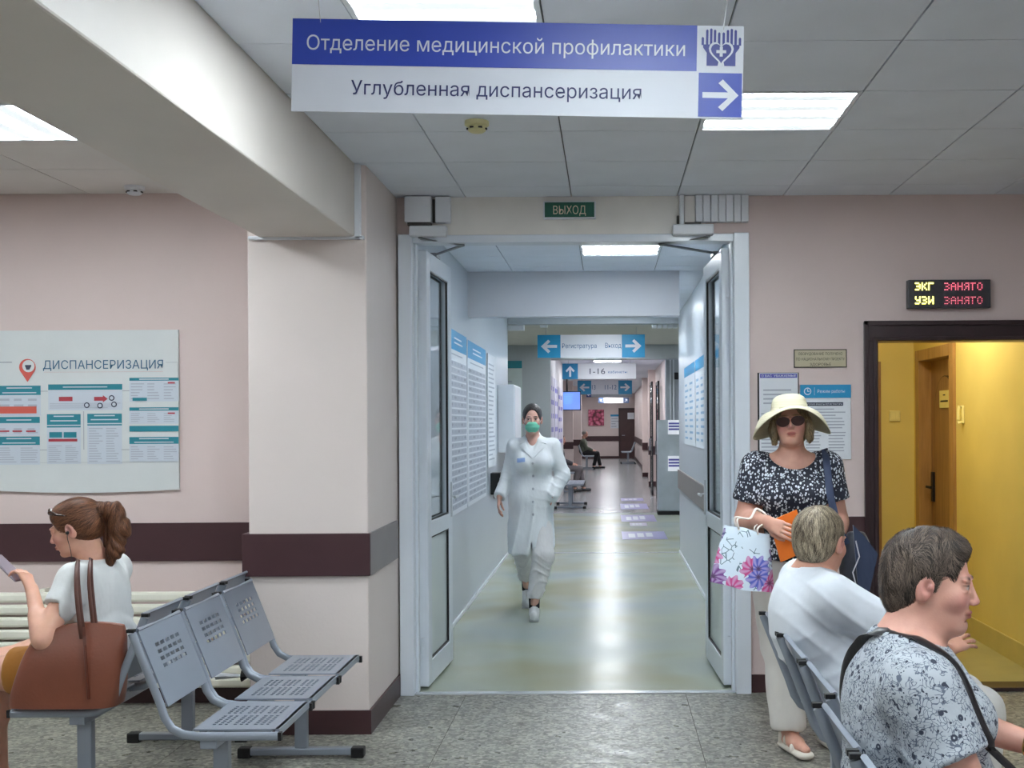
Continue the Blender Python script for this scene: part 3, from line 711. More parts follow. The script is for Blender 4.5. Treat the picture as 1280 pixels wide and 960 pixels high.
# cable trunking boxes above the doors
t = thing_at('cable_trunking', 'white square junction boxes above the left door leaf', 'cable trunking', (-1.0, 6.55, 2.65))
MB().box(-1.135, -.985, 6.5, 6.575, 2.665, 2.81).build('junction_box', WHT, t, bevel=.004); MB().box(-.965, -.88, 6.52, 6.575, 2.665, 2.81).build('junction_box', WHT, t, bevel=.004)
MB().box(-.985, -.965, 6.55, 6.575, 2.67, 2.80).box(-1.12, -.99, 6.51, 6.57, 2.648, 2.664).build('cable_bundle', M('dark_cable', (70, 66, 62), .6), t)
t = thing_at('cable_trunking', 'row of white vertical cable ducts above the right door leaf', 'cable trunking', (.6, 6.55, 2.65))
for k in range(7):
    MB().box(.50+.043*k, .54+.043*k, 6.525, 6.57, 2.66, 2.812).build('duct', WHT, t, bevel=.003)
MB().box(.41, .435, 6.52, 6.57, 2.64, 2.812).build('duct', WHT, t, bevel=.003); MB().box(.44, .495, 6.55, 6.57, 2.66, 2.812).build('duct', HEAD, t)
MB().box(.395, .408, 6.55, 6.57, 2.64, 2.70).box(.44, .53, 6.53, 6.57, 2.65, 2.659).build('cable_bundle', M('dark_cable', (70, 66, 62), .6), t)
# smoke detectors
def detector(x, y, lab, mat=None):
    t = thing_at('smoke_detector', lab, 'smoke detector', (x, y, HC)); mat = mat or WHT
    MB().lathe((x, y, HC-.02), [(.052, .02), (.052, .004), (.046, 0)], 20).build('base', mat, t, smooth=True)
    MB().lathe((x, y, HC-.045), [(.036, .025), (.038, .006), (.03, 0)], 20).build('sensor_head', mat, t, smooth=True)
    m = MB()
    for k in range(6):
        a = k*math.pi/3; m.box(x+.036*math.cos(a)-.008, x+.036*math.cos(a)+.008, y+.036*math.sin(a)-.008, y+.036*math.sin(a)+.008, HC-.034, HC-.028)
    m.build('vent_slot', BLACK, t)
p = W(168, 233, 1); detector(p.x/(p.z-CH)*(HC-CH), (HC-CH)/(p.z-CH), 'round smoke detector on the ceiling left of the beam')
p = W(596, 152, 1); detector(p.x/(p.z-CH)*(HC-CH), (HC-CH)/(p.z-CH), 'yellowed smoke detector on the ceiling below the hanging sign', M('yellowed_plastic', (214, 208, 160), .5))
# side room details
t = thing_at('door_3', 'varnished pine door with arched inset inside the yellow side room', 'door', (2.56, 9.05, 0)); t['kind'] = 'structure'
def wood(name, c0, c1):
    n = N(name); mp = n.n('ShaderNodeMapping'); mp.inputs['Scale'].default_value = (9, 9, .7); n.l(n.co(), mp.inputs[0]); f = n.noise(3, 5, .6, mp.outputs[0])
    n.l(n.ramp(f, [(.3, lin(c0)), (.7, lin(c1))]), n.b.inputs['Base Color']); n.b.inputs['Roughness'].default_value = .35; n.bump(f, .2, .004); return n.m
OAK = wood('honey_wood', (150, 112, 66), (182, 142, 88)); OAKD = wood('door_wood', (126, 92, 58), (158, 120, 78))
m = MB(); m.box(2.535, 2.70, 8.53, 8.63, .012, 2.11).box(2.535, 2.70, 9.47, 9.57, .012, 2.11).box(2.535, 2.70, 8.63, 9.47, 2.02, 2.11); m.build('door_frame', OAK, t, bevel=.004)
m = MB(); m.box(2.64, 2.68, 8.63, 9.47, .015, 2.02); m.build('door_panel', OAKD, t, bevel=.003)
fr3 = frameXm(2.64, 9.05, 0); arch = [(-.26, .2), (.26, .2), (.26, 1.62)]+[(.26*math.cos(a), 1.62+.26*math.sin(a)) for a in [math.pi*k/14 for k in range(1, 14)]]+[(-.26, 1.62)]
MB().prism([(u*1.08, v*1.005+.0 if v > .3 else v-.02) for u, v in arch], fr3, 0, .012).build('arch_moulding', M('dark_moulding', (70, 42, 26), .4), t)
MB().prism(arch, fr3, .004, .016).build('arch_panel', OAKD, t)
MB().tube([(2.64, 9.40, 1.0), (2.58, 9.40, 1.0), (2.58, 9.28, 1.0)], .011).box(2.62, 2.64, 9.375, 9.425, .88, 1.12).build('handle', BLACK, t, smooth=True)
t = thing_at('door_plate', 'small cream notice plate on the arched wooden door', 'sign', (2.62, 9.05, 1.4)); pr = Print(frameXm(2.6235, 9.05, 1.36))
MB().box(2.6125, 2.6155, 8.88, 9.14, 1.635, 1.77).build('plate', M('cream_plate', (232, 222, 150), .5), t)
pr = Print(frameXm(2.6123, 9.01, 1.635)); INK = M('black_ink', (40, 38, 40), .6, var=0); pr.rect(-.03, .03, .095, .104, INK); pr.rect(-.10, .10, .045, .058, INK); pr.build('print', t)
t = thing_at('light_switch', 'cream double light switch on the yellow back wall', 'light switch', W(1118, 520, 9.69)); p = W(1118, 520, 9.7)
MB().box(p.x-.045, p.x+.045, 9.68, 9.7, p.z-.045, p.z+.045).build('plate', M('cream_switch', (238, 228, 160), .4), t, bevel=.006)
for q in (-1, 1): MB().box(p.x+q*.018-.016, p.x+q*.018+.016, 9.672, 9.68, p.z-.03, p.z+.03).build('rocker', M('cream_switch', (238, 228, 160), .4), t, bevel=.003)
t = thing_at('wall_handset', 'cream intercom handset on the yellow wall right of the arched door', 'intercom', (2.55, 8.2, 1.5))
Yh = 1450*2.555/(1203.5-760); zh = 1.53-(518-527)*0-(-9.0*-1*0); p = W(1203.5, 518, Yh)
MB().box(2.545, 2.56, Yh-.03, Yh+.03, p.z-.065, p.z+.065).build('base', M('cream_switch', (238, 228, 160), .4), t, bevel=.008)
MB().tube([(2.535, Yh, p.z-.06), (2.525, Yh, p.z-.035), (2.525, Yh, p.z+.035), (2.535, Yh, p.z+.06)], [.016, .012, .012, .016], 10).build('handset', M('cream_switch', (238, 228, 160), .4), t, smooth=True)
struct('trim_19', MB().box(2.2, 2.275, 9.66, 9.7, .012, 2.03), OAKD)
t = thing_at('ceiling_lamp', 'warm round lamp in the yellow side room, above the door head', 'ceiling light', (2.0, 8.0, 2.6)); MB().lathe((2.0, 7.9, 2.5), [(.02, -.02), (.14, 0), (.17, .05), (.17, .1)], 24).build('diffuser', emis('warm_lamp', (1, .93, .76, 1), 13), t, smooth=True); MB().lathe((2.0, 7.9, 2.58), [(.18, 0), (.18, .02)], 24).build('base', WHT, t, smooth=True)
# ---------------------------------------------------------------- signs and boards
BLUE = M('sign_blue', (52, 76, 182), .35, var=.02); SWHITE = M('sign_white', (222, 226, 236), .4, var=.01); NAVY = M('sign_navy_ink', (44, 50, 104), .5, var=0)
CYAN = M('sign_cyan', (28, 146, 198), .4, var=.02); TEAL = M('poster_teal', (36, 130, 146), .5, var=0); CORAL = M('poster_coral', (206, 92, 78), .5, var=0); CRIM = M('poster_crimson', (176, 62, 74), .5, var=0)
PAPER = M('paper_white', (222, 226, 232), .6, var=.01); INK2 = M('grey_ink', (172, 178, 190), .6, var=0); INKD = M('dark_ink', (52, 58, 78), .6, var=0); VIO = M('violet_print', (92, 92, 178), .5, var=0)
WIRE = M('wire', (190, 190, 195), .4, metal=.5, var=0)
# large hanging sign
YS = 3.07; c0 = W(366, 23, YS); c1 = W(930, 33, YS); cb = W(362, 137, YS)
Uu = (c1-c0); WD = Uu.length; Uu.normalize(); Nn = Vector((0, -1, 0)); Vv = Nn.cross(Uu)*-1
Vv = Vector((-Uu.z, 0, Uu.x)); HT = .245; O = c0-Vv*HT; F0 = (O, Uu, Vv, Nn)
t = thing_at('hanging_sign', 'large blue and white hanging sign pointing right, nearest the viewer', 'sign', c0+Uu*WD/2)
MB().prism([(0, 0), (WD, 0), (WD, HT), (0, HT)], F0, -.006, 0).build('board', SWHITE, t)
pr = Print(F0); sx = WD*.899
pr.rect(0, sx-.003, HT*.505, HT, BLUE); pr.rect(sx+.003, WD-.003, .004, HT*.49, BLUE)
pr.text('Отделение медицинской профилактики', sx*.036, sx*.968, HT*.665, HT*.165, SWHITE, bold=.008, capref='О')
pr.text('Углубленная диспансеризация', sx*.147, sx*.862, HT*.19, HT*.155, NAVY, capref='У')
cx, cy, a = (sx+WD)/2+.001, HT*.25, HT*.5*.78
pr.poly([(cx-a*.5, cy-.08*a), (cx+.22*a, cy-.08*a), (cx+.22*a, cy+.08*a), (cx-a*.5, cy+.08*a)], SWHITE, .002)
pr.poly([(cx+.5*a, cy), (cx+.06*a, cy+.44*a), (cx-.06*a, cy+.33*a), (cx+.22*a, cy+.07*a), (cx+.22*a, cy), ], SWHITE, .002)
pr.poly([(cx+.5*a, cy), (cx+.22*a, cy), (cx+.22*a, cy-.07*a), (cx-.06*a, cy-.33*a), (cx+.06*a, cy-.44*a)], SWHITE, .002)
cy = HT*.755; HB_ = M('hands_blue', (62, 70, 150), .4, var=0); q = a*1.05
for s_ in (-1, 1):
    X = lambda v: cx+s_*v*q
    pr.poly([(X(.09), cy-.46*q), (X(.38), cy-.46*q), (X(.38), cy-.12*q), (X(.48), cy+.02*q), (X(.48), cy+.1*q), (X(.03), cy+.1*q), (X(.03), cy-.2*q)][::s_], HB_, .0015)
    for fx, top in ((.06, .40), (.17, .47), (.27, .50), (.375, .47), (.49, .27)):
        pr.poly([(X(fx-.032), cy+.08*q), (X(fx+.032), cy+.08*q), (X(fx+.032), cy+top*q), (X(fx), cy+(top+.03)*q), (X(fx-.032), cy+top*q)][::s_], HB_, .0016)
def heart(k, n=28):
    L = []
    for i in range(n):
        tt = 2*math.pi*i/n; L.append((cx+k*16*math.sin(tt)**3/16, cy-.1*q+k*(13*math.cos(tt)-5*math.cos(2*tt)-2*math.cos(3*tt)-math.cos(4*tt))/15))
    return L[::-1]
pr.poly(heart(.33*q), SWHITE, .0022); pr.poly(heart(.27*q), HB_, .0028)
pr.rect(cx-.13*q, cx+.13*q, cy-.13*q, cy-.05*q, SWHITE, .0034); pr.rect(cx-.04*q, cx+.04*q, cy-.22*q, cy+.04*q, SWHITE, .0034); pr.build('print', t)
for u in (.062, .955):
    p = O+Uu*(WD*u)+Vv*HT; off = Vector((-.018 if u < .5 else .03, -.02, 0)); MB().tube([p-Vv*.01, Vector((p.x+off.x, p.y+off.y, HC))], .0012, 6).build('wire', WIRE, t)
# exit sign
c = W(712, 263, 6.56); t = thing_at('exit_sign', 'green illuminated exit sign over the corridor doorway', 'exit sign', (c.x, 6.56, c.z-.05))
MB().box(c.x-.148, c.x+.148, 6.545, 6.572, c.z-.05, c.z+.05).build('case', WHT, t, bevel=.003)
pr = Print(frameY(c.x, 6.544, c.z)); pr.rect(-.14, .14, -.041, .043, M('exit_green', (26, 92, 74), .4, var=0)); pr.text('ВЫХОД', -.092, .092, -.024, .048, M('exit_letters', (226, 214, 190), .5, var=0), bold=.035); pr.build('print', t)
# led board
c = W(1185, 368, 6.56); t = thing_at('led_board', 'dark LED display with yellow and red letters above the dark doorway', 'display', (c.x, 6.56, c.z-.07))
MB().box(c.x-.232, c.x+.232, 6.53, 6.58, c.z-.08, c.z+.08).build('case', M('led_case', (62, 62, 68), .35, var=.1, vs=60), t, bevel=.003)
LY = emis('led_yellow', (.95, .9, .12, 1), .9); LR = emis('led_red', (1, .03, .12, 1), .42); pr = Print(frameY(c.x, 6.529, c.z)); PX = {
 'Э': ['111.', '...1', '.111', '...1', '111.'], 'К': ['1..1', '1.1.', '11..', '1.1.', '1..1'], 'Г': ['1111', '1...', '1...', '1...', '1...'], 'У': ['1..1', '1..1', '.111', '...1', '111.'], 'И': ['1..1', '1..1', '1.11', '11.1', '1..1'],
 'З': ['111.', '...1', '.11.', '...1', '111.'], 'А': ['.11.', '1..1', '1111', '1..1', '1..1'], 'Н': ['1..1', '1..1', '1111', '1..1', '1..1'], 'Я': ['.111', '1..1', '.111', '.1.1', '1..1'], 'Т': ['1111', '.1..', '.1..', '.1..', '.1..'], 'О': ['.11.', '1..1', '1..1', '1..1', '.11.']}
def led(word, u0, v0, m, p=.0078, k=.8):
    for ch in word:
        for r, row in enumerate(PX[ch]):
            for q_, b in enumerate(row):
                if b == '1': pr.rect(u0+q_*p, u0+q_*p+p*k, v0+(4-r)*p*1.15, v0+(4-r)*p*1.15+p*k*1.1, m)
        u0 += p*4.75
led('ЭКГ', -.195, .02, LY, .0078, 1.02); led('УЗИ', -.195, -.058, LY, .0078, 1.02); led('ЗАНЯТО', -.03, .02, LR, .0078, .72); led('ЗАНЯТО', -.03, -.058, LR, .0078, .6); pr.build('print', t)
# small plaque and two notices by the dark doorway
c = W(1025.5, 448, 6.57); t = thing_at('wall_plaque', 'small gold plaque with black border above the two notices', 'plaque', (c.x, 6.575, c.z-.05))
MB().box(c.x-.150, c.x+.150, 6.572, 6.58, c.z-.052, c.z+.052).build('plate', M('black_edge', (30, 28, 26), .4, var=0), t)
pr = Print(frameY(c.x, 6.572, c.z)); pr.rect(-.145, .145, -.047, .047, M('pale_gold', (190, 180, 152), .4, var=.04)); 
for k, (s_, w_) in enumerate((('ОБОРУДОВАНИЕ ПОЛУЧЕНО', .25), ('ПО НАЦИОНАЛЬНОМУ ПРОЕКТУ', .275), ('«ЗДОРОВЬЕ»', .12))): pr.text(s_, -w_/2, w_/2, .019-.03*k, .015, INK, .002, bold=.02)
pr.build('print', t)
a_, b_ = W(947, 466, 6.57), W(999, 602, 6.57); t = thing_at('paper_notice', 'black-edged paper notice partly behind the straw hat', 'notice', ((a_.x+b_.x)/2, 6.57, b_.z))
MB().box(a_.x, b_.x, 6.565, 6.58, b_.z, a_.z).build('frame', BLACK, t); w_ = b_.x-a_.x; h_ = a_.z-b_.z
MB().box(a_.x+.008, b_.x-.006, 6.562, 6.566, b_.z, a_.z-.002).build('sheet', PAPER, t)
pr = Print(frameY(a_.x, 6.562, b_.z)); pr.rect(.012, w_-.01, h_-.03, h_-.006, VIO); pr.text('О ВАС, УВАЖАЕМЫЕ', .02, w_-.016, h_-.024, .012, SWHITE, .002); pr.lines(.03, w_-.03, h_*.7, h_*.86, 4, INK2); pr.lines(.018, w_-.02, h_*.1, h_*.64, 16, INK2, ragged=.6); pr.build('print', t)
a_, b_ = W(1000, 481, 6.57), W(1064, 574, 6.57); t = thing_at('schedule_board', 'opening hours board with cyan header and clock symbol', 'notice', ((a_.x+b_.x)/2, 6.57, b_.z)); w_ = b_.x-a_.x; h_ = a_.z-b_.z
MB().box(a_.x, b_.x, 6.568, 6.58, b_.z, a_.z).build('board', PAPER, t, bevel=.002); pr = Print(frameY(a_.x, 6.567, b_.z)); hh = .075
pr.rect(0, w_, h_-hh, h_, CYAN); pr.disc(.042, h_-hh/2, .021, SWHITE, .002); pr.disc(.042, h_-hh/2, .016, CYAN, .003); pr.rect(.04, .044, h_-hh/2-.002, h_-hh/2+.013, SWHITE, .004); pr.rect(.04, .053, h_-hh/2-.002, h_-hh/2+.002, SWHITE, .004); pr.rect(.08, .0815, h_-hh+.015, h_-.015, SWHITE, .002)
pr.text('Режим работы', .098, w_-.035, h_-hh/2-.009, .019, SWHITE, .002, bold=.02); MB().box(a_.x+.02, b_.x-.02, 6.564, 6.567, b_.z+.02, a_.z-hh-.02).build('sheet', M('paper_bright', (226, 230, 236), .6, var=0), t)
fr_ = Print(frameY(a_.x, 6.5635, b_.z)); fr_.rect(.035, w_-.045, h_-hh-.045, h_-hh-.025, INKD); fr_.text('РЕЖИМ РАБОТЫ РЕГИСТРАТУРЫ', .04, w_-.05, h_-hh-.04, .009, SWHITE, .002); fr_.lines(.03, w_-.03, .17, h_-hh-.055, 7, INK2, ragged=.3); fr_.lines(.03, w_*.42, .04, .16, 7, INK2); fr_.lines(w_*.55, w_-.03, .04, .16, 7, INK2); fr_.build('print', t); pr.build('header_print', t)
# big poster on the left wall
YP = 6.415; O_ = W(0, 617, YP); xr = W(224, 500, YP).x; z0 = W(110, 616, YP).z; z1 = W(110, 413, YP).z; x0 = -4.9
t = thing_at('wall_poster', 'large white health check poster with teal blocks on the left wall', 'poster', ((x0+xr)/2, YP, z0))
POST = M('poster_vinyl', (208, 212, 212), .5, var=.02)
g = MB(); nseg = 24
for k in range(nseg):
    ua, ub = x0+(xr-x0)*k/nseg, x0+(xr-x0)*(k+1)/nseg; za, zb = [z0+.015*(1-math.sin(math.pi*min(1, max(0, (u+3.4)/1.0)))) for u in (ua, ub)]
    g.v += []; g.face([(ua, 6.404, za), (ub, 6.404, zb), (ub, 6.404, z1), (ua, 6.404, z1)]); g.face([(ua, 6.404, za), (ub, 6.404, zb), (ub, 6.42, zb), (ua, 6.42, za)])
g.face([(xr, 6.404, z0+.015), (xr, 6.42, z0+.015), (xr, 6.42, z1), (xr, 6.404, z1)]); g.build('sheet', POST, t)
pr = Print(frameY(0, 6.4035, 0)); PW = lambda x, y: W(x, y, 6.4035)
def R_(x0_, x1_, y0_, y1_, m, lift=.001): a, b = PW(x0_, y1_), PW(x1_, y0_); pr.rect(a.x, b.x, a.z, b.z, m, lift)
PG = M('poster_block', (196, 204, 214), .5, var=0); PL = M('poster_line', (168, 172, 178), .5, var=0)
def blk(x0_, x1_, y0_, y1_, head, nl=8, cols=1, body=None):
    R_(x0_, x1_, y0_, y1_, PG); R_(x0_, x1_, y0_, y0_+head, TEAL, .002)
    for i in range(max(1, int(head/4.5))): w2 = (x1_-x0_)*(.3+.1*((i*7) % 3)); m_ = (x0_+x1_)/2; yy = y0_+head*(i+.5)/max(1, int(head/4.5)); R_(m_-w2, m_+w2, yy-.8, yy+.8, PG, .003)
    cw = (x1_-x0_)/cols
    for c_ in range(cols):
        a, b = PW(x0_+cw*c_+2, y1_-2), PW(x0_+cw*(c_+1)-2, (body or y0_+head+2)); pr.lines(a.x, b.x, a.z, b.z, nl, INK2, .002, ragged=.5, fill=.38)
a = PW(54, 462); b = PW(204, 452); pr.text('ДИСПАНСЕРИЗАЦИЯ', a.x, b.x, PW(128, 461).z, .048, M('title_teal', (44, 96, 128), .5, var=0), .002, bold=.03); R_(55, 204, 464.5, 465.2, CORAL)
R_(207, 222, 452.5, 453.2, PL); R_(222, 222.6, 453, 472, PL); R_(-40, 15, 452, 454, PL)
m_ = PW(34.5, 459); pr.disc(m_.x, m_.z, .046, M('pin_red', (204, 88, 78), .5, var=0), .002); pr.poly([(m_.x-.042, m_.z-.018), (m_.x, m_.z-.082), (m_.x+.042, m_.z-.018)], M('pin_red', (204, 88, 78), .5, var=0), .002); pr.disc(m_.x+.006, m_.z+.006, .034, POST, .003); pr.rect(m_.x-.012, m_.x+.022, m_.z+.002, m_.z+.012, INKD, .004); pr.poly([(m_.x-.005, m_.z-.014), (m_.x+.012, m_.z-.014), (m_.x+.02, m_.z+.002), (m_.x-.01, m_.z+.002)], INKD, .004)
blk(-110, -62, 482, 580, 10, 16, 2); blk(-56, -6, 482, 520, 10, 5, 2); blk(-56, -6, 526, 580, 8, 9, 2)
blk(-2, 51, 482, 520, 12, 3, 3, 496); R_(-2, 46, 508, 517, CORAL, .003); blk(-2, 50, 521, 545, 8, 2, 3, 534); [R_(x_, x_+12, 538, 540, CRIM, .003) for x_ in (0, 16, 33)]; blk(-2, 50, 545.5, 581, 11, 7, 2)
blk(60.5, 153, 480, 513, 7.5, 4, 1, 503); R_(74, 91, 496, 501.5, CRIM, .003); R_(118, 129, 496, 501, CRIM, .003); a = PW(129, 503); b = PW(135, 498.5); c_ = PW(129, 494); pr.poly([(a.x, a.z), (b.x, b.z), (c_.x, c_.z)], CRIM, .003)
for x_, y_ in ((140, 497.5), (109, 506.5), (125.5, 507), (143, 505.5)): m_ = PW(x_, y_); pr.disc(m_.x, m_.z, .016, INKD, .004, 12); pr.disc(m_.x, m_.z, .010, PG, .005, 12)
blk(59, 101, 517.5, 580, 17, 9, 2, 556); R_(62, 78, 540, 547, TEAL, .003); R_(80, 96, 540, 547, TEAL, .003); R_(61, 97, 548.5, 552, CRIM, .003); blk(109.5, 152.5, 517, 580, 15, 14, 2)
blk(162, 223.5, 472, 502, 4, 6, 3); R_(210, 219, 477.5, 479.5, CRIM, .003); R_(166, 184, 497, 501, TEAL, .003); blk(162, 223.5, 509, 530, 4.5, 5, 3); R_(210, 219, 515.5, 517.5, CRIM, .003); R_(162, 223.5, 532, 539.5, TEAL, .002); blk(162, 223.5, 546, 577, 9, 6, 3)
R_(104.5, 105.3, 514, 562, PL); R_(153, 162, 488, 489, PL); R_(51, 60, 488.5, 489.5, PL); R_(50, 59, 562, 563, PL); R_(152, 162, 561.5, 562.5, PL); R_(50, 224, 577.5, 578.2, PL); pr.build('print', t)
# boards along the corridor's left wall
def price(y0, y1, z0, z1, label, group=None):
    t = thing_at('price_board', label, 'notice board', (-1.178, (y0+y1)/2, z0)); MB().box(-1.178, -1.168, y0, y1, z0, z1).build('board', PAPER, t, bevel=.002); pr = Print(frameXp(-1.168, y0, z0)); L = y1-y0; Hh = z1-z0
    pr.rect(0, L, Hh-.15, Hh, CYAN); pr.lines(L*.25, L*.8, Hh-.11, Hh-.04, 2, SWHITE, .002); cw = L*.9/2; pr.lines(L*.1, L*.9, Hh-.20, Hh-.17, 1, INK2, .002)
    n = 22; P_ = (Hh-.26)/n
    for k in range(n):
        zt = Hh-.23-P_*k; pr.rect(L*.03, L*.97, zt-P_*.86, zt-P_*.1, M('price_row', (176, 182, 194), .5, var=.12, vs=30), .0015)
        for q_ in range(5): pr.rect(L*(.05+.19*q_), L*(.05+.19*q_+.12), zt-P_*.6, zt-P_*.25, INK2 if (q_+k) % 3 else M('row_ink', (146, 152, 166), .5, var=0), .0025)
    pr.build('print', t)
price(8.56, 9.60, .84, 2.245, 'tall price board with cyan header beside the left glazed door, nearer of two'); price(9.68, 11.10, .84, 2.235, 'tall price board with cyan header on the corridor wall, farther of two')
def sheet_on(name, lab, cat, fr_, w_, h_, m=PAPER, n=14, head=None, col=INK2, depth=.006, grp=None, cols=1, rag=.5):
    t = thing_at(name, lab, cat, fr_[0], grp); MB().prism([(0, 0), (w_, 0), (w_, h_), (0, h_)], fr_, -depth, 0).build('sheet', m, t); pr = Print(fr_)
    if head: pr.rect(0, w_, h_*(1-head[0]), h_, head[1], .001*max(1, fr_[0].y/8))
    for c_ in range(cols): pr.lines(w_*(.08+.9*c_/cols), w_*(.9*(c_+1)/cols), h_*.05, h_*(.93-(head[0] if head else 0)), n, col, .001*max(1, fr_[0].y/8), ragged=rag)
    pr.build('print', t); return t
sheet_on('paper_notice', 'narrow paper list on the corridor wall beyond the price boards', 'notice', frameXp(-1.168, 11.3, 1.1), .75, 1.12, n=22)
t = thing_at('wall_cabinet', 'white wall cabinet beyond the paper list in the corridor', 'cabinet', (-1.05, 12.9, 1.2)); MB().box(-1.18, -1.0, 12.4, 13.3, 1.22, 1.95).build('body', WHT, t, bevel=.01); MB().box(-.995, -1.0, 12.42, 13.28, 1.24, 1.93).build('door', PVC, t)
t = thing_at('sanitizer_box', 'small dark dispenser low on the corridor wall', 'dispenser', (-1.15, 11.9, .9)); MB().box(-1.18, -1.08, 11.6, 11.75, .82, 1.04).build('body', BLACK, t, bevel=.01)
# right wall posters
pt = []
for k, (ya, yb) in enumerate(((8.75, 9.75), (9.85, 11.0), (11.1, 12.6))):
    sheet_on('wall_poster', ('blue headed poster on the corridor right wall, nearest the door leaf', 'blue headed poster in the middle of the corridor right wall', 'blue headed poster farthest along the corridor right wall')[k], 'poster', frameXm(.832, yb, 1.30), yb-ya, .82, n=10, head=(.13, CYAN), col=M('poster_blue_tint', (140, 180, 210), .5, var=0), cols=2)
# overhead corridor signs
def arrow(pr, cx, cy, a, d, m, lift):
    ux, uy = d; px_, py_ = -uy, ux
    def T(u, v): return (cx+a*(ux*u+px_*v), cy+a*(uy*u+py_*v))
    pr.poly([T(-.5, -.09), T(.3, -.09), T(.3, .09), T(-.5, .09)], m, lift); pr.poly([T(.5, 0), T(.05, .42), T(-.08, .3), T(.22, 0)], m, lift); pr.poly([T(.5, 0), T(.22, 0), T(-.08, -.3), T(.05, -.42)], m, lift)
def osign(x0_, x1_, y0_, y1_, Y, lab, left, right, texts, bl=CYAN, board=SWHITE):
    a, b = W(x0_, y1_, Y), W(x1_, y0_, Y); w_, h_ = b.x-a.x, b.z-a.z; t = thing_at('hanging_sign', lab, 'sign', (a.x+w_/2, Y, b.z)); fr_ = frameY(a.x, Y, a.z); k = Y/1450
    MB().prism([(0, 0), (w_, 0), (w_, h_), (0, h_)], fr_, -.02, 0).build('board', board, t); pr = Print(fr_)
    if left: pr.rect(0, h_, 0, h_, bl, .004); arrow(pr, h_/2, h_/2, h_*.7, left, SWHITE, .008)
    if right: pr.rect(w_-h_, w_, 0, h_, bl, .004); arrow(pr, w_-h_/2, h_/2, h_*.7, right, SWHITE, .008)
    for (s_, u0, u1, v, hh, m) in texts: pr.text(s_, w_*u0, w_*u1, h_*v, h_*hh, m, .004, bold=.01)
    pr.build('print', t); m = MB()
    for u in (.08, .92): m.tube([(a.x+w_*u, Y+.01, b.z), (a.x+w_*u, Y+.01, HC)], .004, 6)
    m.build('hanger', WIRE, t)
BT = M('sign_blue_text', (60, 110, 160), .5, var=0); LP, RP, UP = (-1, 0), (1, 0), (0, 1)
osign(672, 806, 418, 447.5, 15.5, 'white hanging sign with cyan arrows left and right over the corridor', LP, RP, [('Регистратура', .23, .55, .42, .2, BT), ('Выход', .63, .78, .42, .22, BT)])
osign(703, 795, 454, 474, 22.5, 'white hanging sign reading 1-16 with an upward cyan arrow', UP, None, [('1-16', .37, .58, .32, .38, INKD), ('кабинеты', .62, .88, .36, .18, BT)], M('sign_deep_cyan', (24, 120, 166), .4, var=0), M('sign_grey_board', (206, 210, 214), .4, var=0))
osign(722, 790, 475.5, 493, 30.5, 'small hanging sign reading 13 and 11-12 with cyan arrows', LP, RP, [('13', .265, .33, .35, .35, BT), ('11-12', .5, .715, .35, .35, BT)])
osign(733, 790, 490, 496.5, 38, 'dark-ended hanging sign half hidden behind the 11-12 sign', LP, None, [], M('sign_dark_blue', (50, 66, 130), .4, var=0), M('sign_grey2', (150, 156, 166), .4, var=0))
osign(748, 786, 497, 504, 44, 'smallest hanging sign with diagonal arrows, farthest down the corridor', (-.7, .7), (.7, .7), [('кабинеты', .3, .7, .35, .3, BT)], M('sign_slate', (74, 96, 134), .4, var=0))
# television
a, b = W(703, 512, 27), W(725, 490, 27); t = thing_at('television', 'wall television with bright blue screen in the far corridor', 'television', ((a.x+b.x)/2, 27, a.z)); MB().box(a.x-.02, b.x+.02, 27, 27.06, a.z-.02, b.z+.02).build('case', BLACK, t)
pr = Print(frameY(a.x, 26.995, a.z)); w_, h_ = b.x-a.x, b.z-a.z; pr.rect(0, w_, 0, h_, emis('tv_blue', (.0, .16, .8, 1), .26)); pr.lines(.04, w_*.6, h_*.3, h_*.9, 6, emis('tv_text', (.1, .4, .8, 1), .26), .006); pr.build('screen', t); MB().tube([(a.x+.1, 27.06, (a.z+b.z)/2), (a.x+.1, 27.3, (a.z+b.z)/2), (a.x+.1, 27.3, HC)], .02, 8).build('bracket', BLACK, t)
# picture of roses
a, b = W(735.5, 532, 50.3), W(755, 512, 50.3); t = thing_at('picture', 'square picture of pink roses on the end wall', 'picture', ((a.x+b.x)/2, 50.3, a.z))
n = N('pink_blossoms'); v = n.n('ShaderNodeTexVoronoi'); v.inputs['Scale'].default_value = 8; n.l(n.co(), v.inputs['Vector']); n.l(n.ramp(v.outputs['Distance'], [(0, lin((240, 170, 190))), (.45, lin((214, 90, 128))), (.75, lin((90, 30, 40)))]), n.b.inputs['Base Color'])
MB().box(a.x, b.x, 50.3, 50.37, a.z, b.z).build('canvas', n.m, t)
# end door
a, b = W(775.5, 573, 50.3), W(798.5, 512, 50.3); t = thing_at('door_4', 'dark brown door in the wall at the far end of the corridor', 'door', ((a.x+b.x)/2, 50.3, 0)); t['kind'] = 'structure'
DB = M('door_brown', (72, 48, 48), .4, var=.1); MB().box(a.x, b.x, 50.27, 50.36, 0, b.z).build('door_panel', DB, t); MB().box(a.x-.07, a.x, 50.25, 50.37, 0, b.z+.07).box(b.x, b.x+.07, 50.25, 50.37, 0, b.z+.07).box(a.x, b.x, 50.25, 50.37, b.z, b.z+.07).build('door_frame', M('door_frame_brown', (56, 36, 38), .4), t)
MB().tube([(a.x+.08, 50.27, 1.0), (a.x+.08, 50.2, 1.0), (a.x+.2, 50.2, 1.0)], .015, 8).build('handle', STEEL, t); MB().box(a.x+.32, b.x-.2, 50.255, 50.27, 1.7, 1.98).build('paper_notice', PAPER, t)
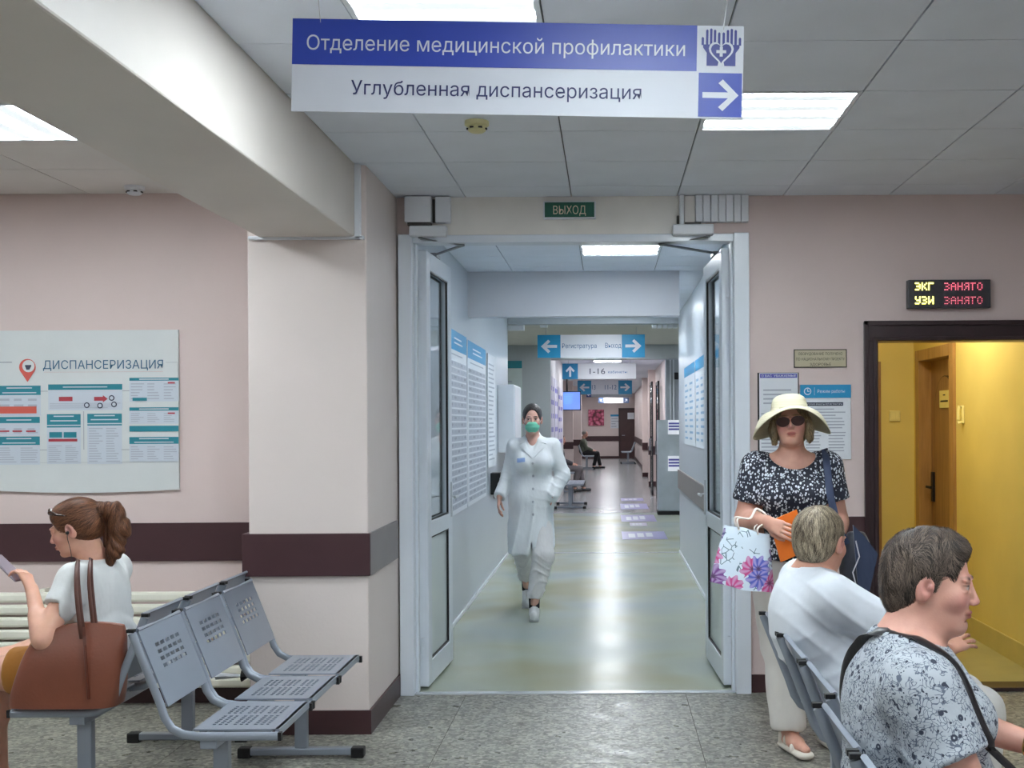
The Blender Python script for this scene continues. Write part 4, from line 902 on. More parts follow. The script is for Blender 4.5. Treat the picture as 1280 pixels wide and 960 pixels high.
c = W(769.5, 521, 50.35); sheet_on('small_sign', 'small blue sheet between the roses picture and the end door', 'notice', frameY(c.x-.22, 50.34, c.z-.5), .44, .6, n=4, head=(.14, CYAN))
# boards beyond the doctor
a = W(634.5, 640, 18.99); b = W(652.5, 451, 18.98); t = sheet_on('information_stand', 'pale information stand with teal header behind the woman in white coat', 'information stand', frameY(a.x, 18.97, .1), b.x-a.x, b.z-.1, m=M('stand_pale', (196, 208, 208), .5), n=22, head=(.05, TEAL), rag=.7)
for k, (ya, yb, za, zb) in enumerate(((19.6, 20.9, 1.0, 2.35), (21.1, 22.3, 1.0, 2.35), (22.5, 24.6, 1.0, 2.25))):
    t = sheet_on('notice_board', ('frame of violet notices on the far left wall, nearest', 'frame of violet notices on the far left wall, middle', 'frame of violet notices on the far left wall, farthest')[k], 'notice board', frameXp(-.965, ya, za), yb-ya, zb-za, m=M('board_lilac', (190, 190, 206), .5), n=5, col=VIO, cols=2)
# kiosk
t = thing_at('kiosk', 'grey upright kiosk with two lit blue sheets by the far right wall', 'kiosk', (1.0, 19.6, 0)); a = W(823, 643, 19.3); x0_ = a.x
KM = M('kiosk_grey', (178, 188, 196), .4); MB().box(x0_, x0_+.5, 19.3, 19.8, .06, W(825, 525, 19.3).z).build('body', KM, t, bevel=.01); MB().box(x0_-.01, x0_+.5, 19.29, 19.8, 0, .06).build('plinth', BLACK, t)
for k, (ya, yb) in enumerate(((525, 543), (570, 589))):
    p1, p2 = W(835, yb, 19.29), W(849, ya, 19.29); MB().box(p1.x, p2.x, 19.28, 19.30, p1.z, p2.z).build('sheet', emis('kiosk_sheet%d' % k, (.8, .85, 1, 1), .1), t)
    pr = Print(frameY(p1.x, 19.278, p1.z)); [pr.rect(.01, p2.x-p1.x, (p2.z-p1.z)*(.3+.2*j), (p2.z-p1.z)*(.42+.2*j), VIO, .003) for j in range(3)]; pr.build('print', t)
t = thing_at('heating_pipe', 'pair of thin white pipes on the grey pier right of the corridor', 'pipe', (1.1, 19.95, 0))
for px_ in (838, 842): p = W(px_, 480, 19.95); MB().tube([(p.x, 19.95, 0), (p.x, 19.95, HC)], .014, 8).build('pipe', WHT, t, smooth=True)
t = thing_at('wall_speaker', 'small black box high on the grey pier right of the corridor', 'speaker', (1.15, 19.95, 2.1)); p = W(845, 470, 19.95); MB().box(p.x-.03, p.x+.04, 19.9, 20.0, p.z-.06, p.z+.06).build('body', BLACK, t, bevel=.006)
# open dark-edged glass doors at the far right
for k, (yy, lab) in enumerate(((21.2, 'dark-edged glass door leaf standing open by the kiosk'), (24.3, 'dark-edged glass door leaf standing open farther down the right side'))):
    t = thing_at('glass_door', lab, 'door', (.93, yy, 0)); z1_ = 2.3+.1*k
    MB().box(.915, .945, yy, yy+.05, .02, z1_).box(.915, .945, yy+.95, yy+1.0, .02, z1_).box(.915, .945, yy, yy+1, .02, .1).box(.915, .945, yy, yy+1, z1_-.06, z1_).build('rails', M('dark_door_edge', (40, 42, 46), .4), t); MB().box(.925, .935, yy+.05, yy+.95, .1, z1_-.06).build('pane', GLASS, t)
    MB().tube([(.88, yy+.1, .95), (.88, yy+.1, 1.2)], .02, 8).box(.88, .915, yy+.09, yy+.11, .95, .97).box(.88, .915, yy+.09, yy+.11, 1.18, 1.2).build('handle', STEEL, t)
# floor stickers
LAV = M('sticker_lavender', (150, 148, 196), .3, var=.03)
for k, (Y0_, Y1_, X0_, X1_) in enumerate(((15.25, 16.35, .18, .78), (18.0, 19.3, .2, .75), (17.2, 17.8, .32, .58), (20.6, 22.0, .22, .72), (22.8, 23.6, .25, .7))):
    t = thing_at('floor_sticker', ('lavender distance sticker on the corridor floor, nearest and largest', 'lavender distance sticker just before the grey floor begins', 'small pale sticker between the two lavender ones', 'faint lavender sticker at the start of the grey floor', 'faintest floor sticker, deepest in the far corridor')[k], 'floor sticker', ((X0_+X1_)/2, Y0_, .001))
    MB().box(X0_, X1_, Y0_, Y1_, .0005, .002).build('sheet', LAV if k != 2 else M('sticker_pale', (190, 184, 206), .3), t); pr = Print((Vector((X0_, Y0_, .002)), Vector((1, 0, 0)), Vector((0, 1, 0)), Vector((0, 0, 1)))); w_, l_ = X1_-X0_, Y1_-Y0_
    for j in range(3): pr.rect(w_*(.15+.2*j), w_*(.3+.2*j), l_*(.2+.05*j), l_*(.7+.05*j), SWHITE, .002)
    pr.build('print', t)
# wide ducts hanging under the crossing ceiling
for k, (xa, xb, ya, yb) in enumerate(((635, 655, 397, 413), (675, 684, 397, 409), (815, 848, 397, 410))):
    a, b = W(xa, yb, 14.0), W(xb, ya, 14.0); t = thing_at('cable_trunking', ('white trunking box under the crossing header, leftmost', 'narrow white trunking under the crossing header, left of centre', 'ribbed white ducts under the crossing header on the right')[k], 'cable trunking', ((a.x+b.x)/2, 14, a.z))
    nn = 1 if k < 2 else 5
    for j in range(nn): w_ = (b.x-a.x)/nn; MB().box(a.x+w_*j, a.x+w_*(j+.85 if nn > 1 else 1), 13.95, 14.1, a.z, 2.80).build('duct', WHT, t, bevel=.004)
# ---------------------------------------------------------------- benches
def lerp(a, b, t): return a+(b-a)*t
PROF = [(.25, .44), (-.03, .44), (-.085, .447), (-.125, .468), (-.15, .505), (-.168, .56), (-.265, .806)]
def plate(f, us, vs, holes, name, mat, parent, th=.0025):
    """thin sheet on f(u,v) with real slots: grid cells falling in `holes` are left out"""
    v, fc, idx = [], [], {}
    def vi(i, j):
        if (i, j) not in idx: idx[(i, j)] = len(v); v.append(tuple(f(us[i], vs[j])))
        return idx[(i, j)]
    for i in range(len(us)-1):
        for j in range(len(vs)-1):
            cu, cv = (us[i]+us[i+1])/2, (vs[j]+vs[j+1])/2
            if holes(cu, cv): continue
            fc.append((vi(i, j), vi(i+1, j), vi(i+1, j+1), vi(i, j+1)))
    mb = MB(); mb.v = v; mb.f = fc; mb.m = [0]*len(fc); o = mb.build(name, mat, parent)
    s = o.modifiers.new('solid', 'SOLIDIFY'); s.thickness = th*2; s.offset = 0; return o
def bench(x, y, n, rz, label):
    root = thing_at('waiting_bench', label, 'bench', (0, 0, 0)); L = .455*n
    for k in range(n):
        y0 = .455*k+.015; y1 = y0+.425
        # seat: slots in two groups, running across
        g = [y0+.06, y0+.195, y0+.23, y0+.365]; us = [y0+.012]
        def slots(a, b, cnt, duty=.6):
            p = (b-a)/cnt; r = []
            for q in range(cnt): r += [(a+p*q, a+p*(q+duty))]
            return r
        ysl = slots(y0+.07, y0+.355, 12, .62); xsl = slots(-.02, .20, 9, .45)
        xg = [(-.01+.075*r, -.01+.075*r+.05) for r in range(3)]
        us = sorted({y0+.012, y1-.012}|{round(e, 5) for s_ in ysl for e in s_}); 
        xs_ = []
        for a, b in xg: xs_ += [a, (a*2+b)/3-.002, (a*2+b)/3+.003, b]
        xh = [(a, a+.014) for a, b in xg]+[(a+.022, a+.036) for a, b in xg]+[(a+.044, a+.056) for a, b in xg]
        xs_ = sorted({-.055, .248}|{round(e, 5) for s_ in xh for e in s_})
        inr = lambda c, L_: any(a < c < b for a, b in L_)
        plate(lambda u, v: (v, u, .452), us, xs_, lambda cu, cv: inr(cu, ysl) and inr(cv, xh) and abs(cu-(y0+y1)/2) > .014, 'seat', GREYM, root)
        MB().box(.236, .252, y0+.01, y1-.01, .43, .4545).build('seat_lip', GREYM, root)
        # backrest sheet with a small slotted field
        def bp(u, v): t = (v-.56)/(.806-.56); return (lerp(-.168, -.265, t)+.014, u, v)
        bs = slots(y0+.10, y0+.34, 5, .72); zh = [(.655+.025*r, .655+.025*r+.013) for r in range(4)]
        plate(bp, sorted({y0+.012, y1-.012}|{round(e, 5) for s_ in bs for e in s_}), sorted({.535, .805}|{round(e, 5) for s_ in zh for e in s_}), lambda cu, cv: inr(cu, bs) and inr(cv, zh), 'backrest', GREYM, root)
        MB().tube([(-.252, y0+.012, .806), (-.252, y1-.012, .806)], .008, 8).build('backrest_rail', GREYM, root, smooth=True)
        for yy in (y0, y1):
            pts = [Vector((a, yy, b-.008)) for a, b in PROF]
            t = MB().tube(pts, .0155, 10, .62, fd=(0, 1, 0)).build('side_tube', GREYM, root, smooth=True)
            ORG[t.name] = Vector((0, 0, 0)); c = MB(); c.obox((.256, yy, .432), (Vector((1, 0, 0)), Vector((0, 1, 0)), Vector((0, 0, 1))), (.006, .0095, .0145)); c.build('end_cap', BLACK, t)
            c = MB(); c.obox((-.268, yy, .806), (Vector((1, 0, 0)), Vector((0, 1, 0)), Vector((0, 0, 1))), (.0135, .0095, .006)); c.build('end_cap', BLACK, t)
    MB().box(-.03, .03, .02, L-.02, .385, .43).box(-.06, .2, .1, .14, .42, .44).box(-.06, .2, L-.14, L-.1, .42, .44).build('beam', GREYM, root, bevel=.004)
    for yy in (.17, L-.1):
        lg = MB().box(-.028, .028, yy-.02, yy+.02, .045, .385).build('leg', GREYM, root, bevel=.004); ORG[lg.name] = Vector((0, 0, 0))
        MB().box(-.25, .25, yy-.022, yy+.022, .012, .045).build('foot_bar', GREYM, lg, bevel=.006)
        for q in (-1, 1): MB().box(q*.26-.03, q*.26+.03, yy-.026, yy+.026, 0, .047).build('foot_cap', BLACK, lg, bevel=.006)
    root.location = (x, y, 0); root.rotation_euler.z = rz; return root
bench(-1.42, 4.08, 3, 0, 'empty grey perforated metal bench facing right in front of the column')
bench(-2.04, 5.785, 3, math.pi, 'grey metal bench facing left with the phone user and brown bag on it')
bench(.85, 3.05, 3, 0, 'grey metal bench seen from behind, carrying the woman in white')
bench(.80, 1.62, 3, 0, 'grey metal bench at the lower right, under the woman in floral blouse')
bench(-.69, 20.6, 3, 0, 'grey bench by the far left wall, nearest behind the woman in white coat')
bench(-1.0, 25.5, 3, 0, 'grey bench farther along the far left wall under the television')
bench(-.72, 38.2, 3, 0, 'distant bench on which the old man in olive jacket sits')
bench(.75, 44.6, 3, math.pi, 'distant empty bench facing left beside the end door')
# tubular heater on the left wall
t = thing_at('tube_heater', 'cream tubular heater running along the foot of the left wall', 'radiator', (-3.8, 6.34, .1)); CR = M('cream_enamel', (234, 233, 218), .35, var=.04, vs=5)
for k in range(8): MB().box(-5.9, -1.86, 6.30, 6.345, .103+.067*k, .103+.067*k+.054).build('tube', CR, t, bevel=.014)
for xx in (-5.9, -1.86, -3.1): MB().box(xx-.015, xx+.015, 6.345, 6.405, .08, .64).build('bracket', CR, t)
t = thing_at('pipe_valve', 'short white pipe with dark valve beside the column foot', 'valve', (-1.9, 6.2, .2)); MB().tube([(-2.12, 6.25, .18), (-1.80, 6.25, .18)], .02, 12).build('pipe', WHT, t, smooth=True); MB().tube([(-1.98, 6.25, .18), (-1.90, 6.25, .18)], .032, 12).build('valve_body', BLACK, t, smooth=True)
# ---------------------------------------------------------------- people
SK = skin_mat()
def person(label, x, y, cat='person'): return thing_at('person', label, cat, (x, y, 0))
def hand_box(w, d, m=.012): 
    w = V3(w); c = w+nrm(d)*.085; return (c-.125, c+.125, .0027)
def head_box(c, s=1.0): c = V3(c); return (c-.15*s, c+.15*s, .0024)
def arm(F, sh, el, wr, r=(.05, .042, .040, .026)):
    limb(F, sh, el, r[0], r[1], .02); limb(F, el, wr, r[2], r[3], .02)
    el = V3(el); wr = V3(wr); limb(F, el+(wr-el)*.15, el+(wr-el)*.45, r[2]*1.08, r[2]*.92, .02)
def leg(F, hp, kn, an, d, r=(.092, .06, .056, .036)):
    limb(F, hp, kn, r[0], r[1], .04); limb(F, kn, an, r[2], r[3], .03); kn = V3(kn); an = V3(an); d = V3(d)
    m = kn+(an-kn)*.3-nrm(d)*.012; limb(F, kn+(an-kn)*.12, m+(an-kn)*.15, r[2]*.98, r[2]*.9, .03)
def front_ray(o, parent, y0=-3.0):
    from mathutils.bvhtree import BVHTree
    me = o.data; o3 = org(parent); bv = BVHTree.FromPolygons([tuple(v.co+o3) for v in me.vertices], [tuple(p.vertices) for p in me.polygons])
    def f(x, z):
        h = bv.ray_cast(Vector((x, y0, z)), Vector((0, 1, 0))); return h[0] if h[0] is not None else Vector((x, 9.1, z))
    return f
# --- cloth patterns
def floral():
    n = N('floral_blouse'); co = n.co(); nz = n.n('ShaderNodeTexNoise'); nz.inputs['Scale'].default_value = 22; nz.inputs['Detail'].default_value = 2; n.l(co, nz.inputs['Vector'])
    mix = n.n('ShaderNodeMix', data_type='VECTOR'); mix.inputs[0].default_value = .06; n.l(co, mix.inputs[4]); n.l(nz.outputs['Color'], mix.inputs[5])
    v = n.n('ShaderNodeTexVoronoi', feature='DISTANCE_TO_EDGE'); v.inputs['Scale'].default_value = 92; n.l(mix.outputs[1], v.inputs['Vector'])
    msk = n.noise(38, 2); a = n.n('ShaderNodeMath', operation='LESS_THAN'); n.l(v.outputs['Distance'], a.inputs[0]); a.inputs[1].default_value = .065
    b = n.n('ShaderNodeMath', operation='GREATER_THAN'); n.l(msk, b.inputs[0]); b.inputs[1].default_value = .43; m = n.n('ShaderNodeMath', operation='MULTIPLY'); n.l(a.outputs[0], m.inputs[0]); n.l(b.outputs[0], m.inputs[1])
    f = n.n('ShaderNodeTexVoronoi'); f.inputs['Scale'].default_value = 31; f.inputs['Randomness'].default_value = .9; n.l(co, f.inputs['Vector'])
    r = n.ramp(f.outputs['Distance'], [(0, (0, 0, 0, 1)), (.07, (0, 0, 0, 1)), (.10, (1, 1, 1, 1)), (.21, (1, 1, 1, 1)), (.25, (0, 0, 0, 1))], 'LINEAR')
    sp = n.n('ShaderNodeSeparateColor'); n.l(f.outputs['Color'], sp.inputs[0]); g = n.n('ShaderNodeMath', operation='GREATER_THAN'); g.inputs[1].default_value = .35; n.l(sp.outputs[0], g.inputs[0])
    m2 = n.n('ShaderNodeMath', operation='MULTIPLY'); n.l(r, m2.inputs[0]); n.l(g.outputs[0], m2.inputs[1])
    v2 = n.n('ShaderNodeTexVoronoi'); v2.inputs['Scale'].default_value = 85; n.l(mix.outputs[1], v2.inputs['Vector']); d2 = n.n('ShaderNodeMath', operation='LESS_THAN'); d2.inputs[1].default_value = .26; n.l(v2.outputs['Distance'], d2.inputs[0])
    sp2 = n.n('ShaderNodeSeparateColor'); n.l(v2.outputs['Color'], sp2.inputs[0]); g2 = n.n('ShaderNodeMath', operation='GREATER_THAN'); g2.inputs[1].default_value = .55; n.l(sp2.outputs[1], g2.inputs[0]); m3 = n.n('ShaderNodeMath', operation='MULTIPLY'); n.l(d2.outputs[0], m3.inputs[0]); n.l(g2.outputs[0], m3.inputs[1])
    mx = n.n('ShaderNodeMath', operation='MAXIMUM'); n.l(m.outputs[0], mx.inputs[0]); n.l(m2.outputs[0], mx.inputs[1]); mx2 = n.n('ShaderNodeMath', operation='MAXIMUM'); n.l(mx.outputs[0], mx2.inputs[0]); n.l(m3.outputs[0], mx2.inputs[1])
    fm = n.n('ShaderNodeMix', data_type='RGBA'); n.l(n.ramp(mx.outputs[0], [(0, lin((178, 185, 192))), (1, lin((98, 106, 122)))]), fm.inputs[6]); fm.inputs[7].default_value = lin((52, 58, 74)); mm_ = n.n('ShaderNodeMath', operation='MAXIMUM'); n.l(m2.outputs[0], mm_.inputs[0]); n.l(m3.outputs[0], mm_.inputs[1]); n.l(mm_.outputs[0], fm.inputs[0]); n.l(fm.outputs[2], n.b.inputs['Base Color']); n.b.inputs['Roughness'].default_value = .8
    n.bump(n.noise(14, 3), .35, .03); return n.m
def spotted():
    n = N('spotted_blouse'); co = n.co(); mp = n.n('ShaderNodeMapping'); mp.inputs['Scale'].default_value = (1, 1, .75); n.l(co, mp.inputs[0])
    v = n.n('ShaderNodeTexVoronoi'); v.inputs['Scale'].default_value = 92; n.l(mp.outputs[0], v.inputs['Vector']); sp = n.n('ShaderNodeSeparateColor'); n.l(v.outputs['Color'], sp.inputs[0])
    a = n.n('ShaderNodeMath', operation='MULTIPLY_ADD'); a.inputs[1].default_value = .34; a.inputs[2].default_value = .2; n.l(sp.outputs[0], a.inputs[0]); l = n.n('ShaderNodeMath', operation='LESS_THAN'); n.l(v.outputs['Distance'], l.inputs[0]); n.l(a.outputs[0], l.inputs[1])
    n.l(n.ramp(l.outputs[0], [(0, lin((26, 30, 46))), (1, lin((205, 212, 220)))]), n.b.inputs['Base Color']); n.b.inputs['Roughness'].default_value = .7; n.bump(n.noise(12, 3), .3, .03); return n.m
def totemat():
    n = N('tote_flowers'); co = n.co(); SC = 11.0
    def mth(op, x, y=None, z=None):
        m = n.n('ShaderNodeMath', operation=op)
        for i, v in enumerate((x, y, z)):
            if v is None: continue
            if isinstance(v, (int, float)): m.inputs[i].default_value = v
            else: n.l(v, m.inputs[i])
        return m.outputs[0]
    def sep(v): q = n.n('ShaderNodeSeparateXYZ'); n.l(v, q.inputs[0]); return q.outputs
    flat = n.n('ShaderNodeMapping'); flat.inputs['Scale'].default_value = (1, 0, 1); n.l(co, flat.inputs[0])
    v = n.n('ShaderNodeTexVoronoi'); v.inputs['Scale'].default_value = SC; v.inputs['Randomness'].default_value = .8; n.l(flat.outputs[0], v.inputs['Vector'])
    c = sep(v.outputs['Position']); p = sep(flat.outputs[0]); dx = mth('SUBTRACT', p[0], c[0]); dz = mth('SUBTRACT', p[2], c[2]); ang = mth('ARCTAN2', dz, dx); r = mth('MULTIPLY', mth('SQRT', mth('ADD', mth('MULTIPLY', dx, dx), mth('MULTIPLY', dz, dz))), SC)
    pet = mth('SINE', mth('MULTIPLY_ADD', ang, 9, mth('MULTIPLY', r, 5))); edge = mth('MULTIPLY_ADD', pet, .09, .57)
    g1 = n.n('ShaderNodeMapRange'); g1.inputs['From Min'].default_value = .19; g1.inputs['From Max'].default_value = .05; n.l(c[2], g1.inputs[0])
    g2 = n.n('ShaderNodeMapRange'); g2.inputs['From Min'].default_value = -.05; g2.inputs['From Max'].default_value = -.12; n.l(c[0], g2.inputs[0])
    g3 = n.n('ShaderNodeMapRange'); g3.inputs['From Min'].default_value = .0; g3.inputs['From Max'].default_value = .10; n.l(c[0], g3.inputs[0])
    low = mth('MULTIPLY', g1.outputs[0], g3.outputs[0]); pres = mth('GREATER_THAN', mth('MAXIMUM', low, g2.outputs[0]), .12); m = mth('MULTIPLY', mth('LESS_THAN', r, edge), pres)
    sp = n.n('ShaderNodeSeparateColor'); n.l(v.outputs['Color'], sp.inputs[0])
    hue = n.ramp(sp.outputs[0], [(0, lin((196, 60, 128))), (.28, lin((110, 50, 130))), (.45, lin((74, 88, 186))), (.65, lin((44, 52, 104))), (.82, lin((205, 96, 160)))], 'CONSTANT')
    hm = n.n('ShaderNodeMix', data_type='RGBA'); n.l(n.ramp(mth('MULTIPLY_ADD', pet, .35, .35), [(0, (0, 0, 0, 1)), (1, (.8, .8, .8, 1))]), hm.inputs[0]); n.l(hue, hm.inputs[6]); hm.inputs[7].default_value = lin((206, 190, 226))
    dk = n.n('ShaderNodeMix', data_type='RGBA'); n.l(n.ramp(r, [(.05, (.85, .85, .85, 1)), (.2, (0, 0, 0, 1))]), dk.inputs[0]); n.l(hm.outputs[2], dk.inputs[6]); dk.inputs[7].default_value = lin((60, 24, 70))
    v3 = n.n('ShaderNodeTexVoronoi', feature='DISTANCE_TO_EDGE'); v3.inputs['Scale'].default_value = 32; n.l(co, v3.inputs['Vector']); lm = mth('MULTIPLY', mth('LESS_THAN', v3.outputs['Distance'], .05), mth('GREATER_THAN', n.noise(19, 1), .56))
    b0 = n.n('ShaderNodeMix', data_type='RGBA'); n.l(lm, b0.inputs[0]); b0.inputs[6].default_value = lin((208, 222, 234)); b0.inputs[7].default_value = lin((96, 120, 134))
    b1 = n.n('ShaderNodeMix', data_type='RGBA'); n.l(m, b1.inputs[0]); n.l(b0.outputs[2], b1.inputs[6]); n.l(dk.outputs[2], b1.inputs[7]); n.l(b1.outputs[2], n.b.inputs['Base Color']); n.b.inputs['Roughness'].default_value = .45; return n.m
# ================= 1. woman in floral blouse (nearest) =================
def P_floral():
    t = person('older woman with short dark hair in grey floral blouse, nearest the viewer', .75, 2.75)
    hc = V3(.768, 2.75, 1.148); R = basis((1, -.44, -.09), (.1, 0, 1)); s = 1.0
    F = Fld(); head_prims(F, hc, R, s, jaw=1.05, nose=1.0)
    T = lambda x, y, z: hc+R@V3(x, y, z)*s
    F.ell(T(0, .035, -.098), (.042, .042, .022), R, .03)
    F.cap(T(0, -.02, -.05), (.70, 2.755, .985), .062, .078, .03)
    shn, shf = V3(.685, 2.565, .945), V3(.735, 2.93, .955); eln, elf = V3(.775, 2.50, .70), V3(.85, 2.985, .775); wn, wf = V3(.985, 2.56, .64), V3(1.035, 2.86, .735)
    F.cap(shn, shf, .065, .065, .04); F.ell((.70, 2.75, .83), (.125, .19, .20), None, .06); F.ell((.745, 2.75, .66), (.165, .20, .18), None, .06); F.ell((.83, 2.75, .56), (.16, .19, .085), None, .03)
    arm(F, shn, eln, wn, (.062, .054, .050, .030)); arm(F, shf, elf, wf, (.060, .052, .046, .029))
    hn, hf = nrm(V3(1.07, 2.66, .62)-wn), nrm(V3(1.10, 2.80, .665)-wf)
    hand_prims(F, wn, hn, (0, .2, -1), 1, (.35, .4, .25), .4, .98); hand_prims(F, wf, hf, (-.3, -.3, -1), 1, (.45, .5, .3), .3, .98)
    for q in (-1, 1): leg(F, (.86, 2.75+q*.11, .56), (1.26, 2.75+q*.12, .53), (1.27, 2.75+q*.12, .09), (1, 0, 0), (.10, .075, .06, .042)); foot_prims(F, (1.27, 2.75+q*.12, .09), (1, 0, 0))
    hair_f = lambda P: np.zeros(len(P))
    solid('body', F, .0085, SK, t, [head_box(hc, 1.02), hand_box(wn, hn), hand_box(wf, hf)], head_paint(hc, R, s, (78, 60, 52), (176, 104, 96), (60, 50, 44)), (216, 164, 146))
    H = Fld(); E = lambda p, r, k=.02, op='u': H.ell(T(*p), V3(r)*s, R, k, op)
    E((0, -.018, .038), (.086, .104, .090), .01); E((0, -.06, -.01), (.076, .062, .072), .03); E((0, .016, .086), (.064, .056, .033), .03); E((0, -.072, -.05), (.055, .03, .04), .03)
    E((0, .103, -.008), (.082, .060, .092), .012, 's')
    for q in (-1, 1): E((q*.085, -.004, -.028), (.022, .026, .042), .008, 's'); E((q*.082, .052, -.02), (.03, .034, .060), .012, 's')
    E((0, -.02, -.13), (.1, .12, .05), .01, 's')
    Ri = R.T
    def hw(V):
        q = (V-hc)@R; a = np.arctan2(q[:, 0], q[:, 2]+.02); return .0022*fbm(V, 60, 3)
    solid('hair', H, .0030, hair_mat('hair_dark_brown', (44, 36, 32), (80, 66, 58), (150, 150, 60)), t, wr=hw)
    hd = lambda q: V3(q[0]*.8+.25*math.sin(q[1]*60), (q[1]+.055)+.02, q[2]-.15-.06*(q[2] < .03)); strands(KIDS[t.name][-1], hc, R, s, hd, 9000, .036, .0007, ((40, 33, 30), (130, 114, 102)), t, lift=.006)
    C = Fld(); a = .014
    C.cap(shn+V3(.0, 0, -.015), shf+V3(0, 0, -.015), .076, .076, .04); C.ell((.70, 2.75, .835), (.148, .205, .215), None, .06); C.ell((.735, 2.75, .62), (.188, .228, .22), None, .06); C.ell((.81, 2.75, .56), (.19, .22, .10), None, .05)
    C.cap((.705, 2.75, .94), (.70, 2.75, 1.00), .12, .078, .04)
    C.ell((.80, 2.67, .84), (.09, .09, .085), None, .05); C.ell((.80, 2.85, .84), (.09, .09, .085), None, .05)
    dn = nrm(eln-shn); df_ = nrm(elf-shf)
    C.cap(shn, shn+dn*.165, .084, .090, .03); C.cap(shf, shf+df_*.15, .080, .086, .03)
    def cutn(D, X, Y, Z):      # the sleeves stop above the elbow
        for sh, d, L, ss in ((shn, dn, .165, -1), (shf, df_, .15, 1)):
            pl = (X-sh[0])*d[0]+(Y-sh[1])*d[1]+(Z-sh[2])*d[2]-L; near = (Y-(2.61 if ss < 0 else 2.89))*ss
            m = (pl > 0) & (near > 0) & (X > .70); D = np.where(m, np.maximum(D, np.minimum(pl, near)), D)
        return D
    C.fn(cutn); C.ell((.735, 2.745, 1.075), (.105, .105, .085), None, .008, 's'); C.cut((0, 0, .445), (0, 0, -1))
    def wr(V):
        ds = np.linalg.norm((V-(eln+V3(-.1, 0, .02))), axis=1)
        return .003*fbm(V, 18, 2)+.007*np.exp(-(ds/.16)**2)*ridge((V[:, 0]*.6-V[:, 2]*.8)*75+2*np.sin(V[:, 1]*20))+.005*np.exp(-((V[:, 2]-.66)/.09)**2)*ridge(V[:, 2]*85+3*np.sin(V[:, 0]*14))
    solid('blouse', C, .007, floral(), t, wr=wr, smooth=2)
    L_ = Fld()
    for q in (-1, 1): leg(L_, (.84, 2.75+q*.11, .575), (1.27, 2.75+q*.12, .54), (1.28, 2.75+q*.12, .12), (1, 0, 0), (.115, .09, .078, .055))
    L_.ell((.82, 2.75, .56), (.17, .2, .10)); L_.cut((0, 0, .11), (0, 0, -1)); L_.cut((0, 0, .445+.18), (0, 0, 1))
    solid('trousers', L_, .012, cloth_mat('navy_trousers', (48, 52, 66)), t)
    S = Fld()
    for q in (-1, 1): S.cap((1.25, 2.75+q*.12, .035), (1.42, 2.75+q*.12, .03), .042, .036, .02)
    S.cut((0, 0, .003), (0, 0, -1)); solid('shoe', S, .009, M('black_shoe', (30, 30, 34), .4), t)
    # crossbody bag
    b = thing_at('shoulder_bag', 'black crossbody bag in the lap of the woman in floral blouse', 'bag', (.98, 2.72, .58))
    B = Fld(); B.ell((.99, 2.70, .63), (.10, .11, .075), None, .02); B.cut((0, 0, .575), (0, 0, -1)); solid('body', B, .007, M('black_leather', (28, 27, 30), .35, bump=.2, bs=120), b)
    strap = [(.965, 2.615, .66), (.905, 2.535, .74), (.845, 2.515, .82), (.80, 2.545, .92), (.755, 2.60, .99), (.70, 2.655, 1.028), (.635, 2.715, 1.03), (.585, 2.77, .985), (.558, 2.84, .90), (.56, 2.90, .80), (.60, 2.95, .70), (.72, 2.975, .64), (.86, 2.965, .62), (.95, 2.84, .65)]
    sp_ = smooth_path(strap, 6); bl = [k_ for k_ in KIDS[t.name] if k_.name.startswith('blouse')][0]; sp_ = hug(sp_, bl, t, .004)
    MB().tube(sp_, .0165, 8, .3, fd=(.45, -.5, .74)).build('strap', M('black_leather', (28, 27, 30), .35), b, smooth=True)
    # bracelet
    MB().lathe((0, 0, 0), [(.034, -.004), (.0365, 0), (.034, .004)], 24).build('bracelet', M('gold', (214, 178, 104), .25, metal=1, var=0), t, smooth=True)
    o = KIDS[t.name][-1]; o.data.transform(Matrix.Translation(Vector((.75, 2.75, 0)))); o.location = Vector(wf-hf*.006)-Vector((.75, 2.75, 0)); o.rotation_mode = 'QUATERNION'; o.rotation_quaternion = Vector(nrm(wf-elf)).to_track_quat('Z', 'Y')
def smooth_path(p, n=4):
    p = [Vector(q) for q in p]; o = []
    for i in range(len(p)-1):
        a, b, c, d = p[max(i-1, 0)], p[i], p[i+1], p[min(i+2, len(p)-1)]
        for k in range(n):
            t = k/n; o.append(.5*((2*b)+(c-a)*t+(2*a-5*b+4*c-d)*t*t+(3*b-a-3*c+d)*t**3))
    return o+[p[-1]]
P_floral()

